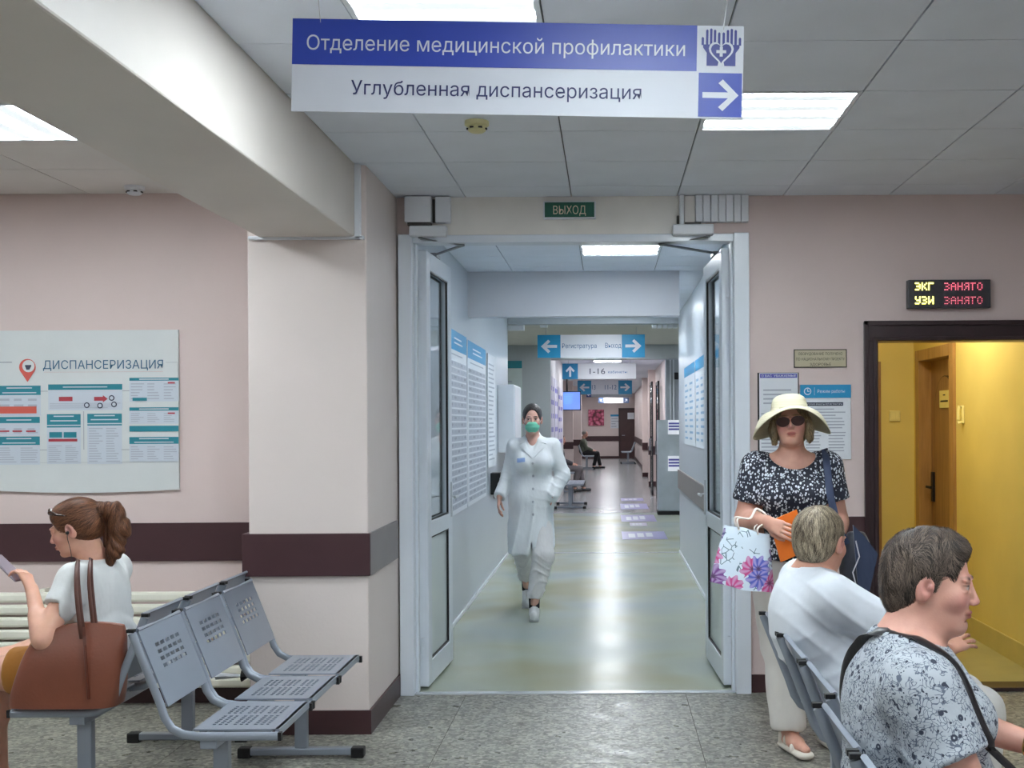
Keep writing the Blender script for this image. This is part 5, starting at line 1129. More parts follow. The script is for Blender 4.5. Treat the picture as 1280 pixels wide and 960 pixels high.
# ================= 2. woman in white (seated, from behind) =================
def P_white():
    t = person('seated woman with short highlighted hair in white top, seen from behind', .72, 4.05)
    hc = V3(.742, 4.05, 1.114); R = basis((.66, .74, -.10), (.05, .05, 1)); s = 1.0
    F = Fld(); head_prims(F, hc, R, s, jaw=1.08); T = lambda x, y, z: hc+R@V3(x, y, z)*s
    F.cap(T(0, -.02, -.05), (.70, 4.06, .99), .056, .066, .03)
    sn, sf = V3(.745, 3.885, .945), V3(.70, 4.235, .955); en, ef = V3(.955, 3.83, .835), V3(.93, 4.33, .80); wn, wf = V3(1.14, 3.93, .755), V3(1.08, 4.20, .80)
    F.cap(sn, sf, .06, .06, .04); F.ell((.71, 4.06, .84), (.11, .17, .18), None, .06); F.ell((.80, 4.06, .66), (.13, .18, .17), None, .06); F.ell((.87, 4.06, .56), (.15, .18, .08), None, .03)
    arm(F, sn, en, wn); arm(F, sf, ef, wf); hn, hf = nrm(V3(1.2, 3.97, .775)-wn), nrm(V3(1.17, 4.12, .79)-wf)
    hand_prims(F, wn, hn, (-.2, .6, -.8), 1, (.15, .25, .2), .5, .95, .16); hand_prims(F, wf, hf, (0, -.4, -1), -1, (.4, .5, .4), .3, .95)
    for q in (-1, 1): leg(F, (.86, 4.06+q*.1, .56), (1.25, 4.06+q*.1, .53), (1.25, 4.06+q*.1, .09), (1, 0, 0)); foot_prims(F, (1.25, 4.06+q*.1, .09), (1, 0, 0))
    solid('body', F, .009, SK, t, [head_box(hc), hand_box(wn, hn), hand_box(wf, hf)], head_paint(hc, R, s), (212, 160, 138))
    H = Fld(); E = lambda p, r, k=.02, op='u': H.ell(T(*p), V3(r)*s, R, k, op)
    E((0, -.02, .036), (.080, .098, .088), .01); E((0, -.052, -.012), (.070, .060, .072), .03); E((0, -.07, .045), (.066, .042, .048), .02)
    E((0, .11, -.03), (.09, .062, .092), .012, 's'); E((0, -.03, -.145), (.11, .12, .078), .012, 's')
    for q in (-1, 1): E((q*.087, .0, -.03), (.022, .024, .04), .006, 's')
    def hw(V): return .002*fbm(V, 55, 8)
    solid('hair', H, .0036, hair_mat('hair_ash_highlights', (96, 82, 68), (150, 130, 104), (150, 150, 20)), t, wr=hw)
    hd = lambda q: V3(q[0]*1.2, (q[1]+.04)*.9, q[2]-.17); strands(KIDS[t.name][-1], hc, R, s, hd, 8000, .040, .0008, ((78, 66, 56), (214, 198, 170)), t, lift=.004)
    C = Fld(); C.cap(sn+V3(0, 0, -.012), sf+V3(0, 0, -.012), .073, .073, .04); C.ell((.70, 4.06, .845), (.142, .19, .20), None, .06); C.ell((.815, 4.06, .66), (.152, .20, .21), None, .06); C.ell((.87, 4.06, .54), (.175, .21, .09), None, .05); C.cap((.705, 4.06, .93), (.70, 4.06, .975), .10, .07, .04)
    C.ell((.80, 3.99, .84), (.08, .08, .08), None, .05); C.ell((.79, 4.14, .84), (.08, .08, .08), None, .05)
    ws = wn+(en-wn)*.35; C.cap(sn, en, .078, .066, .035); C.cap(en, ws, .064, .056, .02); wsf = wf+(ef-wf)*.15; C.cap(sf, ef, .074, .062, .035); C.cap(ef, wsf, .06, .052, .02)
    C.ell((.71, 4.06, 1.04), (.074, .074, .055), None, .008, 's'); C.cut((0, 0, .445), (0, 0, -1))
    def wr(V):
        d1 = np.linalg.norm(V-(sn+V3(.05, 0, -.09)), axis=1); v = .0025*fbm(V, 16, 5)
        v += .011*np.exp(-(d1/.17)**2)*ridge((V[:, 2]*1.0+V[:, 0]*.55)*70+2.2*np.sin(V[:, 0]*9)); v += .008*np.exp(-((V[:, 2]-.66)/.15)**2)*ridge((V[:, 2]-V[:, 0]*.5)*66+2*np.sin(V[:, 1]*11+V[:, 0]*7)); return v
    solid('tunic', C, .0078, cloth_mat('white_jersey', (212, 217, 224), .85, .15, fs=7), t, wr=wr, smooth=2)
    L_ = Fld()
    for q in (-1, 1): leg(L_, (.86, 4.06+q*.1, .57), (1.26, 4.06+q*.1, .54), (1.26, 4.06+q*.1, .12), (1, 0, 0), (.108, .085, .078, .065))
    L_.ell((.88, 4.06, .56), (.172, .205, .105), None, .04); L_.cut((0, 0, .10), (0, 0, -1)); solid('trousers', L_, .012, cloth_mat('white_trousers', (214, 212, 208)), t)
    S = Fld()
    for q in (-1, 1): S.cap((1.23, 4.06+q*.1, .035), (1.4, 4.06+q*.1, .03), .042, .036, .02)
    S.cut((0, 0, .003), (0, 0, -1)); solid('shoe', S, .009, M('beige_shoe', (196, 184, 168), .5), t)
    # rolled white cloth on her forearm
P_white()

# ================= 3. woman in straw hat (standing) =================
def P_hat():
    t = person('standing woman in straw sun hat and sunglasses with spotted navy blouse', .85, 5.35)
    hc = V3(.838, 5.33, 1.535); R = basis((-.16, -1, .05), (-.07, .06, 1)); s = .97
    F = Fld(); head_prims(F, hc, R, s, jaw=1.08, ears=True); T = lambda x, y, z: hc+R@V3(x, y, z)*s
    F.cap(T(0, -.03, -.06), (.85, 5.37, 1.36), .052, .064, .03); F.ell(T(0, .04, -.10), (.04, .04, .02), R, .025)
    sr, sl = V3(.69, 5.37, 1.325), V3(1.01, 5.37, 1.325); er, el = V3(.632, 5.375, 1.085), V3(1.06, 5.36, 1.07); wr_, wl = V3(.700, 5.13, 1.090), V3(1.0, 5.2, .95)
    F.cap(sr, sl, .058, .058, .04); F.ell((.85, 5.38, 1.22), (.165, .10, .17), None, .05); F.ell((.85, 5.38, 1.0), (.165, .12, .16), None, .06); F.ell((.85, 5.39, .90), (.175, .125, .13), None, .05)
    arm(F, sr, er, wr_, (.055, .048, .045, .028)); arm(F, sl, el, wl, (.055, .048, .045, .028))
    hr = nrm(V3(.80, 5.045, 1.045)-wr_); hl = nrm(V3(.93, 5.12, .9)-wl)
    hand_prims(F, wr_, hr, (.45, .85, -.1), -1, (.2, .3, .25), .5, .95); hand_prims(F, wl, hl, (0, .5, -1), 1, (.5, .6, .4), .4, .92)
    fr_, fl = V3(.835, 5.40, .09), V3(1.03, 5.46, .09); leg(F, (.765, 5.39, .86), (.80, 5.38, .48), fr_, (0, -1, 0)); leg(F, (.94, 5.39, .86), (.99, 5.40, .48), fl, (0, -1, 0))
    foot_prims(F, fr_+V3(0, 0, .02), (.35, -1, 0)); foot_prims(F, fl+V3(0, 0, .02), (.3, -1, 0))
    solid('body', F, .009, SK, t, [head_box(hc), hand_box(wr_, hr), (fr_-V3(.12, .2, .1), fr_+V3(.16, .08, .05), .005)], head_paint(hc, R, s, (150, 120, 90), (190, 112, 104)), (218, 166, 146))
    H = Fld(); E = lambda p, r, k=.02, op='u': H.ell(T(*p), V3(r)*s, R, k, op); E((0, -.018, .035), (.084, .102, .086), .01); E((0, -.05, -.03), (.088, .06, .08), .03)
    for q in (-1, 1): E((q*.082, .012, -.045), (.022, .036, .062), .02)
    E((0, .10, -.035), (.068, .07, .11), .012, 's'); solid('hair', H, .004, hair_mat('hair_blonde', (116, 100, 76), (168, 150, 116), (140, 140, 16)), t, wr=lambda V: .003*fbm(V, 70, 4)+.0015*np.sin(V[:, 0]*420+2*np.sin(V[:, 2]*60)))
    strands(KIDS[t.name][-1], hc, R, s, lambda q: V3(q[0]*.4, -.02, -.2), 2500, .05, .0009, ((110, 94, 70), (196, 176, 138)), t)
    # hat: crown and wavy brim as one revolved sheet with thickness
    mb = MB(); rings = []; seg = 64; prof = [(0, .112), (.03, .111), (.055, .105), (.074, .092), (.082, .072), (.086, .05), (.090, .038), (.098, .034), (.112, .033), (.128, .031), (.143, .026), (.156, .017), (.168, .005), (.178, -.012), (.184, -.022)]
    for r, h in prof:
        i = len(mb.v); rings.append(i)
        for q in range(seg):
            a = 2*math.pi*q/seg; e = max(0, r-.09)/.09; wz = e*(.006*math.sin(3*a+2)-.004*math.cos(a)) - e**2.0*.062*(1+math.cos(2*a))*.5 - e*max(0, -math.sin(a))*.03 + e*e*max(0, math.sin(a))*.045
            mb.v.append(tuple(T(r*1.0*math.cos(a), r*1.07*math.sin(a)-.012, .018+h+wz)))
    for a, b in zip(rings, rings[1:]):
        for q in range(seg): q2 = (q+1) % seg; mb.f.append((a+q, b+q, b+q2, a+q2)); mb.m.append(0)
    n = N('woven_straw'); wv = n.n('ShaderNodeTexWave'); wv.inputs['Scale'].default_value = 60; wv.wave_type = 'RINGS'; wv.inputs['Distortion'].default_value = 1; n.l(n.co(), wv.inputs['Vector']); n.l(n.ramp(wv.outputs['Fac'], [(0, lin((206, 199, 170))), (1, lin((222, 216, 190)))]), n.b.inputs['Base Color']); n.b.inputs['Roughness'].default_value = .8; n.bump(wv.outputs['Fac'], .3, .002)
    o = mb.build('sun_hat', n.m, t, smooth=True); sd = o.modifiers.new('s', 'SOLIDIFY'); sd.thickness = .003
    pts = [T(.1785*math.cos(2*math.pi*q/seg), .191*math.sin(2*math.pi*q/seg)-.012, 0) for q in range(seg)]
    # sunglasses
    g = MB()
    for q in (-1, 1):
        c = [(q*(.0345+.032*math.cos(a)), .099, -.003+.025*math.sin(a)*(1.08 if math.sin(a) < 0 else .82)) for a in [2*math.pi*k/20 for k in range(20)]]
        i = len(g.v)
        for p_ in c: g.v.append(tuple(T(p_[0], p_[1]-abs(p_[0])*.14, p_[2])))
        for p_ in c: g.v.append(tuple(T(p_[0], p_[1]-.004-abs(p_[0])*.14, p_[2])))
        g.f.append(tuple(range(i, i+20))); g.m.append(0); g.f.append(tuple(reversed(range(i+20, i+40)))); g.m.append(0)
        for k in range(20): k2 = (k+1) % 20; g.f.append((i+k, i+k2, i+20+k2, i+20+k)); g.m.append(0)
    lens = g.build('sunglasses', M('brown_lens', (66, 44, 42), .12, var=0, coat=.5), t)
    g = MB(); g.tube([T(-.008, .100, .010), T(0, .102, .013), T(.008, .100, .010)], .0016, 6)
    for q in (-1, 1): g.tube([T(q*.062, .089, .008), T(q*.078, .05, .006), T(q*.082, 0, .004)], .0018, 6)
    g.build('glasses_frame', M('gold', (214, 178, 104), .25, metal=1, var=0), t, smooth=True)
    C = Fld(); C.cap(sr+V3(.0, 0, -.01), sl+V3(0, 0, -.01), .068, .068, .03); C.ell((.85, 5.375, 1.23), (.178, .118, .17), None, .05); C.ell((.85, 5.375, 1.02), (.182, .14, .18), None, .06); C.ell((.85, 5.38, .93), (.20, .148, .12), None, .05)
    for q in (-1, 1): C.ell((.85+q*.08, 5.29, 1.20), (.085, .075, .085), None, .04)
    dr, dl = nrm(er-sr), nrm(el-sl); C.cap(sr, sr+dr*.17, .072, .078, .03); C.cap(sl, sl+dl*.17, .072, .078, .03)
    def cuts(D, X, Y, Z):
        for sh, d, ss in ((sr, dr, -1), (sl, dl, 1)):
            pl = (X-sh[0])*d[0]+(Y-sh[1])*d[1]+(Z-sh[2])*d[2]-.165; near = (X-(.85+ss*.135))*ss
            D = np.where((pl > 0) & (near > 0) & (Z > 1.02), np.maximum(D, np.minimum(pl, near)), D)
        return D
    C.fn(cuts); C.ell((.85, 5.31, 1.40), (.115, .13, .085), None, .008, 's'); C.cut((0, 0, .90), (0, 0, -1))
    solid('blouse', C, .007, spotted(), t, wr=lambda V: .005*fbm(V, 18, 6)+.004*np.sin(V[:, 0]*44+3*np.sin(V[:, 2]*6))*np.clip((1.12-V[:, 2])/.15, 0, 1), smooth=2)
    L_ = Fld(); L_.ell((.85, 5.39, .88), (.185, .135, .12), None, .04); L_.cap((.765, 5.39, .84), (.795, 5.385, .48), .112, .088, .03); L_.cap((.795, 5.385, .48), fr_+V3(0, 0, .03), .085, .083, .03); L_.cap((.94, 5.39, .84), (.99, 5.40, .48), .112, .088, .03); L_.cap((.99, 5.40, .48), fl+V3(0, 0, .03), .085, .083, .03)
    L_.cut((0, 0, .105), (0, 0, -1)); L_.cut((0, 0, .94), (0, 0, 1)); solid('trousers', L_, .009, cloth_mat('white_linen', (222, 218, 212), .8, .3), t, wr=lambda V: .005*np.sin(V[:, 0]*50+2*np.sin(V[:, 2]*7))+.004*fbm(V, 20, 4), smooth=2)
    for q, an, d in ((0, fr_, nrm((.35, -1, 0))), (1, fl, nrm((.3, -1, 0)))):
        S = Fld(); l = np.cross(d, V3(0, 0, 1)); S.cap(an-d*.045+V3(0, 0, -.068), an+d*.15+V3(0, 0, -.07), .036, .042, .01, V3(0, 0, 1), .5); S.cut((0, 0, .003), (0, 0, -1)); so = solid('sandal_sole', S, .006, M('cream_rubber', (222, 214, 202), .5), t)
        S = Fld(); S.cap(an+d*.085+V3(0, 0, -.056)-l*.012, an+d*.085+V3(0, 0, -.056)+l*.012, .034, .034, .02, d, .6); S.cap(an+d*.02+V3(0, 0, -.03)-l*.008, an+d*.02+V3(0, 0, -.03)+l*.008, .036, .036, .02, d, .35); S.cap(an-d*.04+V3(0, 0, -.05), an-d*.03+V3(0, 0, -.01), .033, .035, .02)
        S.cut((0, 0, .018), (0, 0, -1)); solid('sandal_strap', S, .005, M('cream_leather', (226, 216, 204), .45), t)
    # folder
    f = thing_at('folder', 'orange folder held by the woman in the straw hat', 'folder', (.93, 5.1, .87)); c = W(980, 668, 5.09)
    A = lambda px, py: W(px, py, 5.12); pts = [A(962, 652), A(996, 637), A(1010, 688), A(976, 703)]; g = MB(); back = Vector((0, .014, 0))
    for dz, mi in ((0, 0),): 
        i = len(g.v); g.v += [tuple(p) for p in pts]+[tuple(p+back) for p in pts]
        for q in ((0, 1, 2, 3), (7, 6, 5, 4), (0, 4, 5, 1), (1, 5, 6, 2), (2, 6, 7, 3), (3, 7, 4, 0)): g.f.append(tuple(i+k for k in q)); g.m.append(0)
    g.build('cover', M('orange_plastic', (240, 122, 34), .4, var=.04), f); g = MB()
    i = 0; e = [p+back*.5+Vector((0, 0, .004)) for p in pts]
    # tote bag
    b = thing_at('tote_bag', 'white tote bag with pink and blue flowers beside the woman in straw hat', 'bag', (.61, 5.13, .79))
    TL, TR, BL, BR = W(906, 655, 5.13), W(962, 668, 5.13), W(887, 727, 5.13), W(968, 741, 5.13); g = MB(); nu, nv = 14, 12; idx = []
    for k, sy in ((0, -1), (1, 1)):
        for j in range(nv+1):
            for i in range(nu+1):
                u, v = i/nu, j/nv; p = (BL.lerp(BR, u)).lerp(TL.lerp(TR, u), v); bulge = (.055*(1-v)**.6+.012)*math.sin(math.pi*min(max(u, .0), 1))**.35 if 0 < u < 1 else .0
                p = p+Vector((0, sy*bulge, .004*math.sin(u*9+v*4))); g.v.append(tuple(p))
    st = (nu+1)*(nv+1)
    for k in (0, 1):
        for j in range(nv):
            for i in range(nu): a = k*st+j*(nu+1)+i; q = (a, a+1, a+nu+2, a+nu+1); g.f.append(q if k == 0 else q[::-1]); g.m.append(0)
    for i in range(nu): g.f.append((i, st+i, st+i+1, i+1)); g.m.append(0)
    g.build('body', totemat(), b, smooth=True)
    HM = M('white_cord', (232, 222, 214), .6, var=0)
    for dy, (ua, ub) in ((-.035, (.30, .72)), (.03, (.28, .70))):
        pa, pb = TL.lerp(TR, ua)+Vector((0, dy, -.01)), TL.lerp(TR, ub)+Vector((0, dy, -.01)); 
        MB().tube(smooth_path([pa, pa+Vector((-.006, -.0, .05)), Vector((.632, 5.19+dy*.3, 1.10)), Vector((.668, 5.215+dy*.5, 1.142)), Vector((.712, 5.17+dy*.3, 1.10)), pb+Vector((0, 0, .03)), pb], 5), .0045, 8, .7).build('handle', HM, b, smooth=True)
    # navy bag on the other side
    b = thing_at('shoulder_bag', 'navy shoulder bag hanging behind the head of the woman in white', 'bag', (1.14, 5.25, .75)); NV = cloth_mat('navy_canvas', (44, 56, 84), .7)
    g = Fld(); g.ell((1.125, 5.28, .88), (.075, .09, .17), None, .01); g.cut((0, 0, 1.03), (0, 0, 1)); g.cut((0, 0, .74), (0, 0, -1)); solid('body', g, .008, cloth_mat('dark_navy_bag', (34, 38, 50), .6), b, wr=lambda V: .006*fbm(V, 16, 3))
    MB().prism([(0, 0), (.05, -.05), (.11, -.13), (.07, -.3), (.02, -.27)], frameY(1.09, 5.17, 1.07), -.012, 0).build('flap', NV, b)
    MB().tube([(1.10, 5.165, 1.0), (1.115, 5.16, .93), (1.085, 5.16, .86), (1.10, 5.16, .80)], .003, 6).build('trim', M('silver_thread', (190, 190, 200), .4), b)
    MB().tube(smooth_path([(1.035, 5.42, 1.05), (1.015, 5.40, 1.3), (1.0, 5.37, 1.402), (.995, 5.285, 1.345), (1.0, 5.225, 1.2), (1.03, 5.205, 1.06), (1.07, 5.215, .98)], 5), .017, 8, .22, fd=(0, .92, .4)).build('strap', NV, b, smooth=True)
    MB().tube([(.775-.0, 5.15, 1.045)]*1+[(.776, 5.149, 1.046)], .001, 6).build('ring', M('gold', (214, 178, 104), .25, metal=1, var=0), t)
P_hat()

# ================= 4. walking woman in white coat =================
def P_doctor():
    t = person('woman in white medical coat and green mask walking towards the viewer', -.6, 9.2)
    hc = V3(-.600, 9.2, 1.565); R = basis((.05, -1, -.03), (0, 0, 1)); s = 1.03
    F = Fld(); head_prims(F, hc, R, s, jaw=1.05); T = lambda x, y, z: hc+R@V3(x, y, z)*s
    F.cap(T(0, -.02, -.06), (-.60, 9.23, 1.40), .053, .062, .03)
    sr, sl = V3(-.76, 9.23, 1.35), V3(-.42, 9.22, 1.35); er, el = V3(-.825, 9.27, 1.11), V3(-.335, 9.24, 1.12); wr_, wl = V3(-.885, 9.12, .955), V3(-.42, 9.12, .96)
    F.cap(sr, sl, .057, .057, .04); F.ell((-.59, 9.23, 1.26), (.165, .10, .17), None, .05); F.ell((-.60, 9.24, 1.05), (.15, .11, .16), None, .05); F.ell((-.61, 9.25, .92), (.175, .125, .13), None, .05)
    arm(F, sr, er, wr_); arm(F, sl, el, wl); hr = nrm(V3(-.90, 9.07, .80)-wr_); hand_prims(F, wr_, hr, (.95, .1, .1), -1, (.3, .4, .3), .4, .98); hl = nrm(V3(-.50, 9.20, .86)-wl); hand_prims(F, wl, hl, (.2, 1, 0), -1, (.3, .4, .3), .2, .95)
    kl, al, kr, ar = V3(-.505, 9.12, .50), V3(-.585, 9.10, .115), V3(-.70, 9.40, .49), V3(-.70, 9.76, .16); leg(F, (-.53, 9.24, .88), kl, al, (0, -1, 0)); leg(F, (-.69, 9.26, .88), kr, ar, (0, -1, 0))
    solid('body', F, .010, SK, t, [head_box(hc), hand_box(wr_, hr)], head_paint(hc, R, s, (52, 40, 36), (180, 110, 104), (50, 40, 36)), (222, 176, 160))
    H = Fld(); E = lambda p, r, k=.02, op='u': H.ell(T(*p), V3(r)*s, R, k, op); E((0, -.018, .034), (.084, .103, .089), .01); E((0, -.06, -.02), (.072, .055, .065), .03); E((0, -.11, .0), (.04, .035, .04), .02)
    E((0, .115, -.012), (.074, .092, .102), .012, 's')
    for q in (-1, 1): E((q*.088, .0, -.03), (.02, .024, .036), .006, 's')
    solid('hair', H, .004, hair_mat('hair_black', (22, 18, 20), (52, 44, 44), (140, 140, 30)), t, wr=lambda V: .0015*fbm(V, 70, 4))
    Mk = Fld(); Mk.ell(T(0, .046, -.055), V3(.062, .062, .050)*s, R, .01); Mk.ell(T(0, .080, -.040), V3(.026, .030, .032)*s, R, .03); Mk.cut(T(0, .035, 0), -R[:, 1]); Mk.cut(T(0, 0, -.018), R[:, 2]); Mk.cut(T(0, 0, -.105), -R[:, 2])
    mm = N('green_mask'); wv = mm.n('ShaderNodeTexWave'); wv.bands_direction = 'Z'; wv.inputs['Scale'].default_value = 11; mm.l(mm.co(), wv.inputs['Vector']); mm.b.inputs['Base Color'].default_value = lin((120, 205, 178)); mm.b.inputs['Roughness'].default_value = .8; mm.bump(wv.outputs['Fac'], .5, .004)
    solid('face_mask', Mk, .004, mm.m, t, smooth=2); MB().tube([T(-.058, .06, -.035), T(-.082, 0, -.0)], .0018, 5).tube([T(.058, .06, -.035), T(.082, 0, -.0)], .0018, 5).build('mask_loop', PAPER, t)
    CO = cloth_mat('white_coat', (236, 240, 243), .8, .2, fs=8)
    C = Fld(); C.cap(sr+V3(0, 0, -.008), sl+V3(0, 0, -.008), .064, .064, .03); C.ell((-.59, 9.225, 1.27), (.188, .128, .17), None, .05); C.ell((-.60, 9.235, 1.05), (.18, .135, .18), None, .06); C.ell((-.61, 9.245, .93), (.20, .155, .15), None, .06)
    for q in (-1, 1): C.ell((-.59+q*.08, 9.135, 1.22), (.085, .075, .08), None, .05)
    C.cap((-.62, 9.24, .93), (-.625, 9.22, .52), .185, .215, .05, (0, 1, 0), .8); C.cap(sr, er, .066, .060, .03); C.cap(er, wr_, .060, .054, .03); C.cap(sl, el, .066, .060, .03); C.cap(el, wl+V3(0, .03, 0), .060, .054, .03); C.cap((-.60, 9.24, 1.36), (-.60, 9.25, 1.425), .10, .072, .03)
    C.ell(T(0, .02, -.115), (.062, .068, .05), R, .006, 's'); C.cap((-.60, 9.12, 1.42), (-.592, 9.045, 1.275), .066, .014, .004, None, 1, 's')
    def hem(D, X, Y, Z):
        h = np.where(X < -.60, .505, .55); D = np.maximum(D, h-Z); slit = np.maximum(np.abs(X+.60+(.72-Z)*.05)-(.62-Z)*.12, np.maximum(Z-.62, Y-9.2)); D = np.maximum(D, -slit)
        dd = wr_-er; L = np.linalg.norm(dd); dd = dd/L; pl = (X-er[0])*dd[0]+(Y-er[1])*dd[1]+(Z-er[2])*dd[2]-(L+.0); return np.where((X < -.82) & (Z < 1.0), np.maximum(D, pl), D)
    C.fn(hem)
    U = Fld(); U.ell((-.59, 9.225, 1.26), (.172, .112, .175), None, .05); U.cap((-.60, 9.23, 1.30), (-.60, 9.23, 1.37), .085, .066, .03); U.cut((0, 0, 1.325), (0, 0, 1)); U.cut((0, 0, 1.15), (0, 0, -1)); solid('undershirt', U, .009, cloth_mat('slate_shirt', (112, 126, 152)), t)
    def wr(V):
        ang = np.arctan2(V[:, 0]+.62, -(V[:, 1]-9.24)); low = np.clip((.95-V[:, 2])/.3, 0, 1); v = .003*fbm(V, 15, 6)+low*.014*ridge(ang*9+2*np.sin(V[:, 2]*5))
        for e in (er, el, V3(-.42, 9.12, .98)): v += .007*np.exp(-(np.linalg.norm(V-e, axis=1)/.12)**2)*ridge(V[:, 2]*95+V[:, 0]*40+2*np.sin(V[:, 1]*30))
        return v
    solid('coat', C, .0085, CO, t, wr=wr, smooth=2)
    g = MB()                                              # lapels, buttons, pocket, badge
    ray = front_ray(KIDS[t.name][-1], t)
    def draped(pts, off, n=6):      # a small flat piece laid on the coat, from a quad of (x, z) corners
        a, b, c_, d_ = [np.array(p) for p in pts]; m_ = MB(); G = []
        for j in range(n+1):
            for i in range(n+1):
                p = (a*(1-i/n)+b*(i/n))*(1-j/n)+(d_*(1-i/n)+c_*(i/n))*(j/n); G.append(Vector(ray(p[0], p[1]))+Vector((0, -off, 0)))
        m_.v = [tuple(p) for p in G]; m_.f = [(j*(n+1)+i, j*(n+1)+i+1, (j+1)*(n+1)+i+1, (j+1)*(n+1)+i) for j in range(n) for i in range(n)]; m_.m = [0]*len(m_.f); return m_
    for q in (-1, 1):
        cx = -.592; o = draped([(cx+q*.006, 1.262), (cx+q*.100, 1.345), (cx+q*.100, 1.372), (cx+q*.066, 1.385)], .012).build('lapel', CO, t); sd_ = o.modifiers.new('s', 'SOLIDIFY'); sd_.thickness = .008
        o = draped([(cx+q*.066, 1.385), (cx+q*.118, 1.372), (cx+q*.098, 1.408), (cx+q*.070, 1.412)], .013).build('collar', CO, t); sd_ = o.modifiers.new('s', 'SOLIDIFY'); sd_.thickness = .008
    for k, z in enumerate((1.22, 1.12, 1.02, .92, .82)): p = ray(-.588, z); MB().lathe((p[0], p[1]-.004, z), [(.010, .002), (.011, .0), (.009, -.003)], 12, 'y').build('button', M('button_pearl', (190, 194, 202), .3), t)
    draped([(-.725, 1.225), (-.655, 1.232), (-.657, 1.265), (-.727, 1.258)], .004).build('name_patch', M('badge_blue', (150, 178, 228), .5, var=.05), t)
    draped([(-.50, .935), (-.405, .965), (-.407, .978), (-.502, .950)], .005, 8).build('pocket_edge', CO, t); draped([(-.592, .60), (-.584, .60), (-.584, 1.25), (-.592, 1.25)], .003, 24).build('placket', CO, t)
    L_ = Fld(); L_.cap((-.55, 9.24, .80), kl, .115, .092, .03); L_.cap(kl, al+V3(0, 0, .045), .092, .064, .03); L_.cap((-.69, 9.27, .80), kr, .115, .094, .03); L_.cap(kr, ar+V3(0, 0, .04), .094, .066, .03)
    L_.fn(lambda D, X, Y, Z: np.maximum(D, np.where(Y < 9.45, .165, .22)-Z)); solid('trousers', L_, .0085, cloth_mat('white_cotton_trousers', (232, 230, 230), .8, .3), t, wr=lambda V: .010*ridge(V[:, 2]*75+4*np.sin(V[:, 0]*20+V[:, 2]*9))*np.clip((.55-V[:, 2])/.15, 0, 1)+.003*fbm(V, 20, 3), smooth=2)
    SO = M('black_sock', (24, 24, 28), .8); SH = M('white_trainer', (214, 214, 214), .5)
    for an, d, tilt in ((al, nrm((.05, -1, 0)), 0), (ar, nrm((0, -1, -.35)), 1)):
        MB().tube([tuple(an+V3(0, 0, .12)), tuple(an+V3(0, 0, -.03))], [.050, .046], 16).build('sock', SO, t, smooth=True)
        S = Fld(); S.cap(an+V3(0, 0, -.045), an+d*.05+V3(0, 0, -.055), .042, .038, .02); S.cap(an-d*.04+V3(0, 0, -.07), an+d*.145+V3(0, 0, -.075), .038, .038, .03)
        if not tilt: S.cut((0, 0, .004), (0, 0, -1))
        S.ell(an+V3(0, 0, .02), (.034, .034, .045), None, .004, 's'); solid('trainer', S, .006, SH, t)
        g = MB(); g.obox(Vector(an+d*.05+V3(0, 0, -.103)), (Vector(d), Vector(np.cross(d, (0, 0, 1))), Vector((0, 0, 1))), (.125, .038, .010)); g.build('shoe_sole', M('pale_sole', (190, 190, 192), .6), t, bevel=.006)
P_doctor()
[o for o in bpy.data.objects if o.get('label', '').startswith('woman in white medical coat')][0].scale.x = .90

